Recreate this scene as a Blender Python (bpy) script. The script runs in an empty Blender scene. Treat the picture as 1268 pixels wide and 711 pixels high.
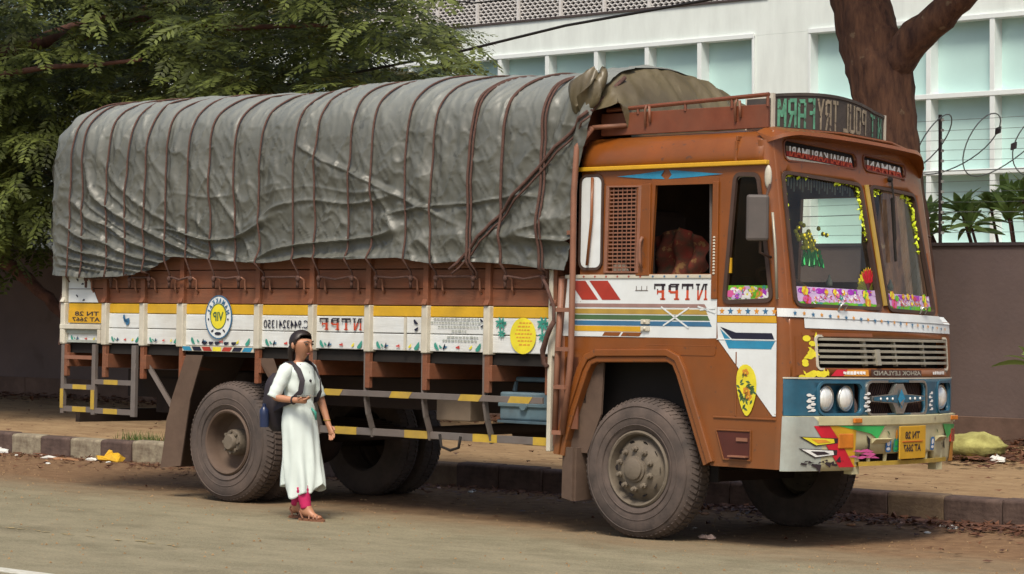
import bpy, bmesh, math, random
import numpy as np
from math import sin, cos, pi, radians, sqrt
from mathutils import Matrix, Vector as V
from mathutils.geometry import tessellate_polygon

random.seed(7); NR = np.random.RandomState(5)
scn = bpy.context.scene
COL = scn.collection

# ------------------------------------------------------------------ camera
cam = bpy.data.cameras.new('camera'); cam.sensor_width = 36; cam.lens = 36*2984.26/1268
cam.clip_start = .1; cam.clip_end = 400
cam_o = bpy.data.objects.new('camera', cam); COL.objects.link(cam_o)
cam_o.location = (0, 0, 1.9066); cam_o.rotation_euler = (radians(90)-.0011, 0, 0)
scn.camera = cam_o
# ------------------------------------------------------------------ sky and sun (bright overcast)
SUN_EL, SUN_AZ = radians(56), radians(188)       # azimuth measured clockwise from +Y (behind the camera, to its left)
w = bpy.data.worlds.new('World'); scn.world = w; w.use_nodes = True
nt = w.node_tree; bg = nt.nodes['Background']
sky = nt.nodes.new('ShaderNodeTexSky'); sky.sky_type = 'NISHITA'; sky.sun_disc = False
sky.sun_elevation = SUN_EL; sky.sun_rotation = SUN_AZ; sky.air_density = 1.0; sky.dust_density = 4.0; sky.ozone_density = .6
nt.links.new(sky.outputs['Color'], bg.inputs['Color']); bg.inputs['Strength'].default_value = .108
sl = bpy.data.lights.new('sun', 'SUN'); sl.energy = 2.45; sl.angle = radians(18); sl.color = (1, .925, .79)
so = bpy.data.objects.new('sun', sl); COL.objects.link(so)
sd = V((sin(SUN_AZ)*cos(SUN_EL), cos(SUN_AZ)*cos(SUN_EL), sin(SUN_EL)))
so.rotation_euler = sd.to_track_quat('Z', 'Y').to_euler(); so.location = (-8, -10, 20)
scn.view_settings.view_transform = 'Standard'; scn.view_settings.look = 'None'
scn.view_settings.exposure = .42; scn.view_settings.gamma = 1

# ------------------------------------------------------------------ the two frames of the street
# x runs along the road, y from the road to the wall, z up.  FT: the cambered road (1.6 deg), FG: level ground behind it
TH, TAU = .7273, .0280
_ex = V((cos(TH), -sin(TH), 0)); _ey = V((sin(TH), cos(TH), 0)); _ez = V((0, 0, 1))
def frame(ey, ez):
    return Matrix(((_ex.x, ey.x, ez.x, .9021), (_ex.y, ey.y, ez.y, 18.0226), (_ex.z, ey.z, ez.z, 0), (0, 0, 0, 1)))
FT = frame(_ey*cos(TAU)-_ez*sin(TAU), _ez*cos(TAU)+_ey*sin(TAU))
FG = frame(_ey, _ez)
FGi = FG.inverted()

# ------------------------------------------------------------------ objects
OFF = {}
def root(name, label, cat, F=FG, loc=(0, 0, 0), group=None):
    o = bpy.data.objects.new(name, None); COL.objects.link(o); o.empty_display_size = .2
    o.matrix_world = F @ Matrix.Translation(V(loc)); OFF[o.name] = V(loc)
    o['label'] = label; o['category'] = cat
    if group: o['group'] = group
    return o
def tag(o, label=None, cat=None, group=None, kind=None):
    if label: o['label'] = label
    if cat: o['category'] = cat
    if group: o['group'] = group
    if kind: o['kind'] = kind
    return o
class B:
    def __init__(s): s.v = []; s.f = []; s.m = []; s.mi = 0
    def add(s, vs, fs, mi=None):
        n = len(s.v); s.v.extend([tuple(p) for p in vs])
        for f in fs: s.f.append(tuple(n+i for i in f)); s.m.append(s.mi if mi is None else mi)
        return s
    def box(s, x0, x1, y0, y1, z0, z1, mi=None):
        return s.add([(x, y, z) for x in (x0, x1) for y in (y0, y1) for z in (z0, z1)],
              [(0, 1, 3, 2), (4, 6, 7, 5), (0, 4, 5, 1), (2, 3, 7, 6), (0, 2, 6, 4), (1, 5, 7, 3)], mi)
    def obox(s, c, ax, ay, az, mi=None):      # centre and three half-axis vectors
        c, ax, ay, az = V(c), V(ax), V(ay), V(az)
        return s.add([c+i*ax+j*ay+k*az for i in (-1, 1) for j in (-1, 1) for k in (-1, 1)],
              [(0, 1, 3, 2), (4, 6, 7, 5), (0, 4, 5, 1), (2, 3, 7, 6), (0, 2, 6, 4), (1, 5, 7, 3)], mi)
    def bar(s, a, b, w, h=None, up=(0, 0, 1), mi=None):
        a, b = V(a), V(b); d = (b-a); L = d.length; d.normalize(); h = h or w
        u = V(up); sx = d.cross(u)
        if sx.length < 1e-4: sx = d.cross(V((1, 0, 0)))
        sx.normalize(); sy = sx.cross(d)
        return s.obox((a+b)/2, d*L/2, sx*w/2, sy*h/2, mi)
    def tube(s, pts, r, n=8, mi=None, cap=True):
        pts = [V(p) for p in pts]; rs = [float(q) for q in r] if isinstance(r, (list, tuple)) else [float(r)]*len(pts)
        vs = []; prev = None
        for i, p in enumerate(pts):
            t = (pts[min(i+1, len(pts)-1)]-pts[max(i-1, 0)]).normalized()
            if prev is None:
                a = t.cross(V((0, 0, 1)));
                if a.length < 1e-3: a = t.cross(V((1, 0, 0)))
            else: a = prev-t*prev.dot(t)
            a.normalize(); prev = a; b = t.cross(a)
            for k in range(n): vs.append(p+rs[i]*(cos(2*pi*k/n)*a+sin(2*pi*k/n)*b))
        fs = [(i*n+k, i*n+(k+1) % n, (i+1)*n+(k+1) % n, (i+1)*n+k) for i in range(len(pts)-1) for k in range(n)]
        if cap: fs += [tuple(range(n-1, -1, -1)), tuple((len(pts)-1)*n+k for k in range(n))]
        return s.add(vs, fs, mi)
    def lathe(s, prof, c, n=40, axis='y', mi=None):     # prof: (radius, along axis)
        vs = []
        for (r, h) in prof:
            for k in range(n):
                a = 2*pi*k/n
                if axis == 'y': vs.append((c[0]+r*cos(a), c[1]+h, c[2]+r*sin(a)))
                elif axis == 'x': vs.append((c[0]+h, c[1]+r*cos(a), c[2]+r*sin(a)))
                else: vs.append((c[0]+r*cos(a), c[1]+r*sin(a), c[2]+h))
        fs = [(i*n+k, (i+1)*n+k, (i+1)*n+(k+1) % n, i*n+(k+1) % n) for i in range(len(prof)-1) for k in range(n)]
        return s.add(vs, fs, mi)
    def prism(s, poly, y0, y1, mi=None):      # polygon in x,z swept along y
        n = len(poly); tr = tri(poly)
        vs = [(p[0], y0, p[1]) for p in poly]+[(p[0], y1, p[1]) for p in poly]
        fs = [t for t in tr]+[tuple(n+i for i in t[::-1]) for t in tr]+[(i, (i+1) % n, n+(i+1) % n, n+i) for i in range(n)]
        return s.add(vs, fs, mi)
    def prismx(s, poly, x0, x1, mi=None):     # polygon in y,z swept along x
        n = len(poly); tr = tri(poly)
        vs = [(x0, p[0], p[1]) for p in poly]+[(x1, p[0], p[1]) for p in poly]
        fs = [t for t in tr]+[tuple(n+i for i in t[::-1]) for t in tr]+[(i, (i+1) % n, n+(i+1) % n, n+i) for i in range(n)]
        return s.add(vs, fs, mi)
    def ball(s, c, r, n=10, m=6, mi=None):
        r = r if isinstance(r, (list, tuple)) else (r, r, r)
        vs = [(c[0]+r[0]*sin(pi*i/m)*cos(2*pi*k/n), c[1]+r[1]*sin(pi*i/m)*sin(2*pi*k/n), c[2]+r[2]*cos(pi*i/m)) for i in range(m+1) for k in range(n)]
        return s.add(vs, [(i*n+k, (i+1)*n+k, (i+1)*n+(k+1) % n, i*n+(k+1) % n) for i in range(m) for k in range(n)], mi)
def tri(poly, holes=()):
    loops = [[V((p[0], p[1], 0)) for p in poly]]+[[V((p[0], p[1], 0)) for p in h] for h in holes]
    return tessellate_polygon(loops)
def obj(name, b, mat, parent=None, F=None, smooth=False, bevel=0, mods=None, fix=True):
    me = bpy.data.meshes.new(name)
    o = bpy.data.objects.new(name, me); COL.objects.link(o)
    vs = b.v
    if parent is not None:
        f = OFF.get(parent.name, V((0, 0, 0))); OFF[o.name] = f
        if f.length: vs = [(p[0]-f.x, p[1]-f.y, p[2]-f.z) for p in vs]
        o.parent = parent
    elif F is not None: o.matrix_world = F
    me.from_pydata(vs, [], b.f)
    mats = mat if isinstance(mat, (list, tuple)) else [mat]
    for m_ in mats: me.materials.append(m_)
    if len(mats) > 1: me.polygons.foreach_set('material_index', b.m)
    if fix:
        bm = bmesh.new(); bm.from_mesh(me); bmesh.ops.recalc_face_normals(bm, faces=bm.faces); bm.to_mesh(me); bm.free()
    if smooth: me.polygons.foreach_set('use_smooth', [True]*len(me.polygons))
    if smooth == 'auto':
        me.set_sharp_from_angle(angle=radians(38))
    if bevel:
        m = o.modifiers.new('bevel', 'BEVEL'); m.width = bevel; m.segments = 2; m.limit_method = 'ANGLE'; m.angle_limit = radians(35)
    return o
def split(name, b, m, parent=None, **k):          # every loose piece of a builder becomes a part of its own
    par = list(range(len(b.v)))
    def find(i):
        while par[i] != i: par[i] = par[par[i]]; i = par[i]
        return i
    for f in b.f:
        for q in f[1:]: par[find(q)] = find(f[0])
    gr = {}
    for f in b.f: gr.setdefault(find(f[0]), []).append(f)
    out = []
    for fs in gr.values():
        ids = sorted({i for f in fs for i in f}); mp = {i: n for n, i in enumerate(ids)}; q = B(); q.add([b.v[i] for i in ids], [tuple(mp[i] for i in f) for f in fs]); out.append(obj(name, q, m, parent, **k))
    return out
def share(name, src, parent, M):       # another piece on the same mesh
    o = bpy.data.objects.new(name, src.data); COL.objects.link(o); o.parent = parent
    OFF[o.name] = OFF.get(parent.name, V((0, 0, 0))); o.matrix_local = M
    return o
def dup(src, M=None, par=None):          # a thing with its parts and sub-parts
    c = src.copy(); COL.objects.link(c)
    if par is not None: c.parent = par; c.matrix_local = src.matrix_local.copy()
    if M is not None: c.matrix_world = M
    for ch in list(src.children): dup(ch, None, c)
    return c

# ------------------------------------------------------------------ materials
def mat(name, col, rough=.6, metal=0, var=.18, scale=6, col2=None, dust=0, dustcol=(.16, .105, .07), zdust=None, bump=0, bscale=60,
        alpha=None, emit=None, spec=.5, stretch=None, coat=0, spots=None):
    m = bpy.data.materials.new(name); m.use_nodes = True; n = m.node_tree.nodes; l = m.node_tree.links
    p = n['Principled BSDF']; p.inputs['Roughness'].default_value = rough; p.inputs['Metallic'].default_value = metal
    p.inputs['Specular IOR Level'].default_value = spec
    if coat: p.inputs['Coat Weight'].default_value = coat; p.inputs['Coat Roughness'].default_value = .15
    tc = n.new('ShaderNodeTexCoord'); src = tc.outputs['Object']
    if stretch:
        mp = n.new('ShaderNodeMapping'); mp.inputs['Scale'].default_value = stretch; l.new(src, mp.inputs['Vector']); src = mp.outputs['Vector']
    nz = n.new('ShaderNodeTexNoise'); nz.inputs['Scale'].default_value = scale; nz.inputs['Detail'].default_value = 8; nz.inputs['Roughness'].default_value = .62
    l.new(src, nz.inputs['Vector'])
    rp = n.new('ShaderNodeValToRGB'); rp.color_ramp.elements[0].position = .3; rp.color_ramp.elements[1].position = .7
    a = col2 or tuple(c*(1-var) for c in col); b_ = col if col2 else tuple(min(1, c*(1+var)) for c in col)
    rp.color_ramp.elements[0].color = (*a, 1); rp.color_ramp.elements[1].color = (*b_, 1)
    l.new(nz.outputs['Fac'], rp.inputs['Fac']); out = rp.outputs['Color']
    if spots:                                   # (scale, threshold, colour)
        ns = n.new('ShaderNodeTexNoise'); ns.inputs['Scale'].default_value = spots[0]; ns.inputs['Detail'].default_value = 5; l.new(tc.outputs['Object'], ns.inputs['Vector'])
        mr = n.new('ShaderNodeMapRange'); mr.inputs['From Min'].default_value = spots[1]; mr.inputs['From Max'].default_value = spots[1]+.05; l.new(ns.outputs['Fac'], mr.inputs['Value'])
        mx = n.new('ShaderNodeMix'); mx.data_type = 'RGBA'; l.new(mr.outputs['Result'], mx.inputs['Factor']); l.new(out, mx.inputs['A']); mx.inputs['B'].default_value = (*spots[2], 1); out = mx.outputs['Result']
    if dust:
        n2 = n.new('ShaderNodeTexNoise'); n2.inputs['Scale'].default_value = 2.3; n2.inputs['Detail'].default_value = 10; n2.inputs['Roughness'].default_value = .7
        l.new(tc.outputs['Object'], n2.inputs['Vector'])
        mr = n.new('ShaderNodeMapRange'); mr.inputs['From Min'].default_value = .36; mr.inputs['From Max'].default_value = .72; mr.inputs['To Max'].default_value = dust
        l.new(n2.outputs['Fac'], mr.inputs['Value']); fac = mr.outputs['Result']
        if zdust:                                # road dirt thrown up: more of it low on the truck
            sp = n.new('ShaderNodeSeparateXYZ'); l.new(tc.outputs['Object'], sp.inputs[0])
            mz = n.new('ShaderNodeMapRange'); mz.inputs['From Min'].default_value = zdust[1]; mz.inputs['From Max'].default_value = zdust[0]; mz.inputs['To Max'].default_value = zdust[2]
            l.new(sp.outputs['Z'], mz.inputs['Value'])
            ad = n.new('ShaderNodeMath'); ad.operation = 'ADD'; ad.use_clamp = True; l.new(fac, ad.inputs[0]); l.new(mz.outputs['Result'], ad.inputs[1]); fac = ad.outputs[0]
        mx = n.new('ShaderNodeMix'); mx.data_type = 'RGBA'; l.new(fac, mx.inputs['Factor']); l.new(out, mx.inputs['A']); mx.inputs['B'].default_value = (*dustcol, 1)
        out = mx.outputs['Result']
        rr = n.new('ShaderNodeMapRange'); rr.inputs['To Min'].default_value = rough; rr.inputs['To Max'].default_value = min(1, rough+.35); l.new(fac, rr.inputs['Value']); l.new(rr.outputs['Result'], p.inputs['Roughness'])
    l.new(out, p.inputs['Base Color'])
    if bump:
        nb = n.new('ShaderNodeTexNoise'); nb.inputs['Scale'].default_value = bscale; nb.inputs['Detail'].default_value = 6; l.new(src, nb.inputs['Vector'])
        bp = n.new('ShaderNodeBump'); bp.inputs['Strength'].default_value = bump; bp.inputs['Distance'].default_value = .02
        l.new(nb.outputs['Fac'], bp.inputs['Height']); l.new(bp.outputs['Normal'], p.inputs['Normal'])
    return m
def leafmat(name, c1, c2, trans=.25):
    m = bpy.data.materials.new(name); m.use_nodes = True; n = m.node_tree.nodes; l = m.node_tree.links
    p = n['Principled BSDF']; p.inputs['Roughness'].default_value = .5; p.inputs['Specular IOR Level'].default_value = .4
    ge = n.new('ShaderNodeNewGeometry'); rp = n.new('ShaderNodeValToRGB')
    rp.color_ramp.elements[0].color = (*c1, 1); rp.color_ramp.elements[1].color = (*c2, 1)
    l.new(ge.outputs['Random Per Island'], rp.inputs['Fac']); l.new(rp.outputs['Color'], p.inputs['Base Color'])
    t = n.new('ShaderNodeBsdfTranslucent'); l.new(rp.outputs['Color'], t.inputs['Color'])
    mx = n.new('ShaderNodeMixShader'); mx.inputs[0].default_value = trans; l.new(p.outputs[0], mx.inputs[1]); l.new(t.outputs[0], mx.inputs[2])
    l.new(mx.outputs[0], n['Material Output'].inputs['Surface'])
    return m
def glassmat(name, tint, ior=1.5, dirt=.06, dcol=(.3, .27, .2)):
    m = bpy.data.materials.new(name); m.use_nodes = True; n = m.node_tree.nodes; l = m.node_tree.links
    n.remove(n['Principled BSDF'])
    tr = n.new('ShaderNodeBsdfTransparent'); tr.inputs['Color'].default_value = (*tint, 1)
    gl = n.new('ShaderNodeBsdfGlossy'); gl.inputs['Roughness'].default_value = .02
    fr = n.new('ShaderNodeFresnel'); fr.inputs['IOR'].default_value = ior
    mx = n.new('ShaderNodeMixShader'); l.new(fr.outputs[0], mx.inputs[0]); l.new(tr.outputs[0], mx.inputs[1]); l.new(gl.outputs[0], mx.inputs[2])
    df = n.new('ShaderNodeBsdfDiffuse'); df.inputs['Color'].default_value = (*dcol, 1)
    tc = n.new('ShaderNodeTexCoord'); nz = n.new('ShaderNodeTexNoise'); nz.inputs['Scale'].default_value = 5; nz.inputs['Detail'].default_value = 8
    l.new(tc.outputs['Object'], nz.inputs['Vector'])
    mr = n.new('ShaderNodeMapRange'); mr.inputs['From Min'].default_value = .35; mr.inputs['From Max'].default_value = .8; mr.inputs['To Max'].default_value = dirt*2.5; mr.inputs['To Min'].default_value = dirt*.5
    l.new(nz.outputs['Fac'], mr.inputs['Value'])
    m2 = n.new('ShaderNodeMixShader'); l.new(mr.outputs['Result'], m2.inputs[0]); l.new(mx.outputs[0], m2.inputs[1]); l.new(df.outputs[0], m2.inputs[2])
    l.new(m2.outputs[0], n['Material Output'].inputs['Surface'])
    return m
ZD = (.5, 1.5, .35)
M = dict(
 orange=mat('orange_paint', (.215, .058, .006), .34, var=.16, scale=3, dust=.30, dustcol=(.13, .070, .032), zdust=ZD, coat=.25, bump=.10, bscale=4, spots=(22, .655, (.12, .045, .02))),
 stepshade=mat('shaded_red_recess', (.07, .014, .008), .6), brownred=mat('maroon_paint', (.17, .043, .016), .5, dust=.3, zdust=ZD),
 plankbrown=mat('brown_plank_paint', (.19, .058, .022), .62, var=.2, scale=5, stretch=(.5, 3, 6), dust=.45, bump=.2, bscale=30),
 plankwhite=mat('white_plank_paint', (.66, .69, .69), .5, var=.08, dust=.4, dustcol=(.40, .33, .24), bump=.12, bscale=25, stretch=(.5, 3, 6), spots=(18, .70, (.3, .22, .16))),
 plankyellow=mat('yellow_plank_paint', (.62, .36, .012), .5, var=.1, dust=.2, bump=.1, bscale=25),
 cream=mat('cream_post_paint', (.56, .53, .44), .55, var=.14, dust=.35, dustcol=(.3, .22, .14)),
 white=mat('white_paint', (.68, .72, .73), .4, var=.06, dust=.2, dustcol=(.48, .42, .34), coat=.2, spots=(30, .71, (.4, .34, .28))),
 yellow=mat('yellow_paint', (.60, .33, .015), .42, var=.1, dust=.12),
 gold=mat('gold_paint', (.42, .27, .05), .45, dust=.15), mauve=mat('mauve_paint', (.30, .18, .16), .5, dust=.2),
 green=mat('green_paint', (.06, .13, .05), .45, dust=.15), blue=mat('blue_paint', (.035, .14, .27), .42, dust=.1),
 teal=mat('teal_blue_paint', (.02, .22, .38), .4, dust=.1), navy=mat('navy_paint', (.012, .012, .03), .4), lampblue=mat('deep_blue_front_paint', (.014, .10, .165), .35, var=.2, dust=.15, coat=.3),
 red=mat('red_paint', (.36, .028, .015), .45, dust=.15), ltext=mat('red_lettering_paint', (.52, .065, .02), .5), dtext=mat('dark_lettering_paint', (.03, .02, .025), .5),
 brightred=mat('signal_red_paint', (.55, .01, .03), .4, dust=.1), brightgreen=mat('bright_green_paint', (.03, .42, .10), .4, dust=.1), lime=mat('lime_yellow_garland', (.60, .70, .02), .6),
 bumper=mat('bumper_cream_paint', (.54, .50, .30), .45, var=.15, dust=.4, dustcol=(.34, .28, .16), spots=(9, .66, (.25, .2, .13))), silver=mat('grey_bumper_paint', (.34, .38, .35), .5, dust=.45, dustcol=(.27, .22, .16)),
 fpink=mat('pink_print', (.6, .1, .3), .5), fpurple=mat('purple_print', (.32, .03, .42), .5), flilac=mat('lilac_print', (.55, .4, .62), .5), fgreen=mat('leaf_green_print', (.13, .42, .02), .5), fyellow=mat('yellow_print', (.72, .62, .03), .5), forange=mat('orange_print', (.62, .26, .03), .5), fwhite=mat('white_print', (.75, .75, .72), .5), fteal=mat('sea_green_print', (.04, .26, .2), .5), fblue=mat('blue_print', (.03, .15, .38), .5), fred=mat('red_print', (.5, .05, .04), .5),
 rubber=mat('dusty_tyre_rubber', (.055, .043, .038), .85, var=.25, scale=9, dust=.75, dustcol=(.165, .12, .098), bump=.1, bscale=50), hub=mat('dusty_hub_metal', (.12, .095, .07), .7, var=.3, dust=.7, dustcol=(.2, .17, .125), bump=.15, bscale=30),
 rim=mat('dusty_brown_rim', (.085, .052, .036), .7, dust=.6, dustcol=(.15, .11, .08)), black=mat('black_underside', (.008, .006, .005), .9, dust=.15, dustcol=(.05, .03, .02)), chassis=mat('grimy_chassis', (.022, .012, .009), .85, dust=.5, dustcol=(.05, .028, .018)),
 flap=mat('dusty_brown_flap', (.085, .052, .036), .85, dust=.7, dustcol=(.15, .1, .07), bump=.25, bscale=8), gasket=mat('brown_rubber_gasket', (.045, .022, .016), .6, dust=.3), steel=mat('grey_steel', (.16, .14, .13), .55, metal=.2, dust=.5, dustcol=(.15, .1, .075)),
 ylw_band=mat('yellow_band_paint', (.5, .33, .03), .55, dust=.65, dustcol=(.22, .15, .07)), ladder=mat('brown_ladder_paint', (.25, .105, .062), .5, dust=.3), grimy=mat('grimy_beige_panel', (.22, .17, .12), .7, dust=.5), toolbox=mat('pale_blue_box_paint', (.10, .17, .21), .6, var=.25, dust=.35), chrome=mat('dull_chrome', (.55, .56, .52), .28, metal=.9, dust=.25, dustcol=(.3, .26, .2)), slat=mat('beige_metal_slat', (.42, .40, .32), .45, metal=.3, dust=.3), dark=mat('dark_recess', (.012, .008, .008), .9), mesh_d=mat('rusty_mesh', (.07, .03, .02), .7),
 lens=mat('clear_lamp_lens', (.86, .88, .80), .16, metal=.25, var=.22, scale=6, coat=.8, stretch=(1, 7, 1)), amber=mat('amber_lens', (.55, .17, .015), .25, coat=.5), redlens=mat('red_lens', (.45, .05, .02), .25, coat=.5),
 rope=mat('brown_rope', (.095, .046, .034), .85, var=.3, scale=40, bump=.4, bscale=200), seat=mat('dark_seat_cloth', (.03, .016, .014), .9), cabin=mat('dark_cabin_lining', (.022, .012, .009), .9, dust=.2), cloth=mat('red_patterned_cloth', (.26, .035, .02), .9, col2=(.05, .055, .03), scale=11, spots=(16, .60, (.30, .16, .06))),
 mirror=mat('grey_mirror_housing', (.07, .06, .055), .55, dust=.4, dustcol=(.14, .11, .1)), sgreen=mat('faded_green_sign_lettering', (.09, .27, .17), .7, var=.4, scale=14, spots=(30, .58, (.05, .07, .05))), sbrown=mat('faded_tan_sign_lettering', (.24, .20, .14), .7, var=.4, scale=14, spots=(30, .58, (.07, .055, .045))), sboard=mat('dark_sign_board', (.045, .04, .036), .7, var=.4, dust=.3),
 glass=glassmat('truck_glass', (.86, .93, .86), 1.5, .035), dglass=glassmat('door_glass', (.45, .4, .3), 1.28, .02, (.2, .12, .05)),
 skin=mat('brown_skin', (.43, .205, .12), .5, var=.07, scale=12), hair=mat('dark_brown_hair', (.018, .010, .008), .45, var=.35, scale=8, stretch=(60, 60, 6)), dress=mat('white_cotton', (.66, .74, .71), .85, var=.06, scale=4, bump=.06, bscale=60), pink=mat('magenta_cotton', (.48, .012, .10), .75), sandal=mat('brown_leather', (.2, .085, .045), .6), bagm=mat('black_nylon', (.022, .016, .022), .7, var=.3), bottle=mat('blue_bottle_plastic', (.015, .025, .07), .3), phone=mat('grey_phone', (.2, .2, .17), .35), lip=mat('lip', (.17, .05, .04), .5), eye=mat('dark_eye', (.015, .01, .01), .3),
)
def roadmat():
    m = bpy.data.materials.new('dusty_asphalt'); m.use_nodes = True; n = m.node_tree.nodes; l = m.node_tree.links; p = n['Principled BSDF']
    p.inputs['Roughness'].default_value = .9; p.inputs['Specular IOR Level'].default_value = .2
    tc = n.new('ShaderNodeTexCoord'); sp = n.new('ShaderNodeSeparateXYZ'); l.new(tc.outputs['Object'], sp.inputs[0])
    def noise(sc, det=8, ro=.6, st=None):
        z = n.new('ShaderNodeTexNoise'); z.inputs['Scale'].default_value = sc; z.inputs['Detail'].default_value = det; z.inputs['Roughness'].default_value = ro
        if st:
            mp = n.new('ShaderNodeMapping'); mp.inputs['Scale'].default_value = st; l.new(tc.outputs['Object'], mp.inputs['Vector']); l.new(mp.outputs['Vector'], z.inputs['Vector'])
        else: l.new(tc.outputs['Object'], z.inputs['Vector'])
        return z.outputs['Fac']
    def ramp(f, a, b, c1, c2):
        r = n.new('ShaderNodeValToRGB'); r.color_ramp.elements[0].position = a; r.color_ramp.elements[1].position = b
        r.color_ramp.elements[0].color = (*c1, 1); r.color_ramp.elements[1].color = (*c2, 1); l.new(f, r.inputs['Fac']); return r.outputs['Color']
    def mix(f, a, b, mode='MIX'):
        x = n.new('ShaderNodeMix'); x.data_type = 'RGBA'; x.blend_type = mode
        if isinstance(f, float): x.inputs['Factor'].default_value = f
        else: l.new(f, x.inputs['Factor'])
        for s_, v in (('A', a), ('B', b)):
            if isinstance(v, tuple): x.inputs[s_].default_value = (*v, 1)
            else: l.new(v, x.inputs[s_])
        return x.outputs['Result']
    asph = ramp(noise(5, 10, .75), .3, .7, (.20, .182, .122), (.285, .258, .175))
    fine = ramp(noise(130, 3), .36, .68, (.42, .42, .42), (1.35, 1.32, 1.25))
    c = mix(.75, asph, fine, 'MULTIPLY')
    streak = ramp(noise(1.6, 9, .75, (.55, 1.3, 1)), .42, .72, (0, 0, 0), (1, 1, 1))
    c = mix(streak, c, (.30, .265, .178))
    grain = ramp(noise(42, 5, .7), .35, .68, (.72, .72, .72), (1.22, 1.2, 1.16)); c = mix(.8, c, grain, 'MULTIPLY')
    patch = ramp(noise(.8, 6, .6), .52, .66, (1, 1, 1), (.80, .79, .78)); c = mix(1.0, c, patch, 'MULTIPLY')
    # dirt of the gutter: amount from the distance to the kerb, broken up by noise
    ad = n.new('ShaderNodeMath'); ad.operation = 'MULTIPLY_ADD'; l.new(noise(1.1, 9, .7, (.5, 1.2, 1)), ad.inputs[0]); ad.inputs[1].default_value = 2.6; l.new(sp.outputs['Y'], ad.inputs[2])
    mr = n.new('ShaderNodeMapRange'); mr.inputs['From Min'].default_value = .5; mr.inputs['From Max'].default_value = 2.3; l.new(ad.outputs[0], mr.inputs['Value'])
    dirt = ramp(noise(7, 10, .75), .3, .72, (.105, .056, .030), (.27, .168, .090))
    c = mix(mr.outputs['Result'], c, dirt)
    pebb = ramp(noise(60, 4, .7), .66, .72, (0, 0, 0), (1, 1, 1))
    pm = n.new('ShaderNodeMath'); pm.operation = 'MULTIPLY'; l.new(pebb, pm.inputs[0]); l.new(mr.outputs['Result'], pm.inputs[1])
    c = mix(pm.outputs[0], c, (.05, .025, .016))
    l.new(c, p.inputs['Base Color'])
    bp = n.new('ShaderNodeBump'); bp.inputs['Strength'].default_value = .35; bp.inputs['Distance'].default_value = .012; l.new(noise(70, 6, .7), bp.inputs['Height']); l.new(bp.outputs['Normal'], p.inputs['Normal'])
    return m
M.update(road=roadmat(),
 dirt=mat('packed_dirt_pavement', (.33, .225, .115), .95, col2=(.20, .118, .055), scale=3.5, bump=.4, bscale=25, spots=(14, .64, (.09, .045, .025)), stretch=(.7, 1.4, 1)),
 kerbw=mat('worn_white_kerb', (.34, .30, .21), .85, col2=(.13, .095, .065), scale=9, bump=.3, bscale=30), kerbt=mat('dusty_tan_kerb', (.2, .14, .085), .9, col2=(.10, .065, .045), scale=6, bump=.3, bscale=30), kerbb=mat('worn_black_kerb', (.13, .085, .068), .85, col2=(.05, .03, .025), scale=7, bump=.3, bscale=30),
 wall=mat('brown_grey_wall_plaster', (.135, .097, .088), .85, var=.16, scale=1.3, bump=.2, bscale=20, dust=.4, dustcol=(.155, .105, .085), spots=(.9, .60, (.10, .07, .06))), plinth=mat('stained_plinth', (.135, .082, .06), .9, var=.3, scale=3, bump=.2, bscale=20),
 facade=mat('white_grey_render', (.69, .745, .71), .8, var=.10, scale=1.5, stretch=(2, 2, .5), bump=.06, bscale=40), wframe=mat('white_window_frame', (.72, .77, .76), .5, var=.03), pane=mat('pale_blue_blind_glass', (.50, .71, .68), .3, var=.08, scale=.35, spec=.6), lattice=mat('white_lattice', (.62, .60, .58), .6, var=.08), latback=mat('dark_void', (.06, .045, .045), .9),
 bark=mat('dark_brown_bark', (.15, .070, .038), .95, col2=(.035, .014, .010), scale=4, stretch=(3.5, 3.5, .8), bump=1.0, bscale=9, spots=(7, .66, (.17, .11, .065))), bark2=mat('reddish_bark', (.15, .065, .042), .9, col2=(.05, .02, .015), scale=6, bump=.6, bscale=20),
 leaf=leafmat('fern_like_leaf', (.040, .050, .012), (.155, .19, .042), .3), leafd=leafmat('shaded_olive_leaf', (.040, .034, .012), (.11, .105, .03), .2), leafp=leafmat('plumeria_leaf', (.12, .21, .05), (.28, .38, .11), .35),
 cable=mat('black_cable', (.012, .010, .010), .6), wire=mat('grey_wire', (.2, .22, .22), .5, metal=.4), fpost=mat('dark_fence_post', (.05, .035, .035), .6), insul=mat('white_insulator', (.6, .6, .55), .5),
 litterd=leafmat('dead_leaf', (.045, .016, .008), (.15, .065, .035), .05), sack=mat('yellow_sack', (.44, .42, .14), .9, col2=(.20, .18, .05), scale=7, bump=1.0, bscale=12), paperw=mat('white_litter', (.62, .62, .58), .7), plasticy=mat('yellow_litter', (.62, .36, .02), .5), paperb=mat('brown_litter', (.3, .15, .07), .8), plasticg=mat('green_litter', (.2, .5, .06), .5), pinkl=mat('pale_pink_litter', (.55, .4, .33), .7),
 roadpaint=mat('worn_white_road_paint', (.62, .62, .55), .8, col2=(.4, .38, .3), scale=20), roadyel=mat('worn_yellow_road_paint', (.36, .27, .11), .9, col2=(.21, .18, .11), scale=20),
 weed=leafmat('weed_leaf', (.06, .10, .02), (.16, .2, .06)),
)
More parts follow.
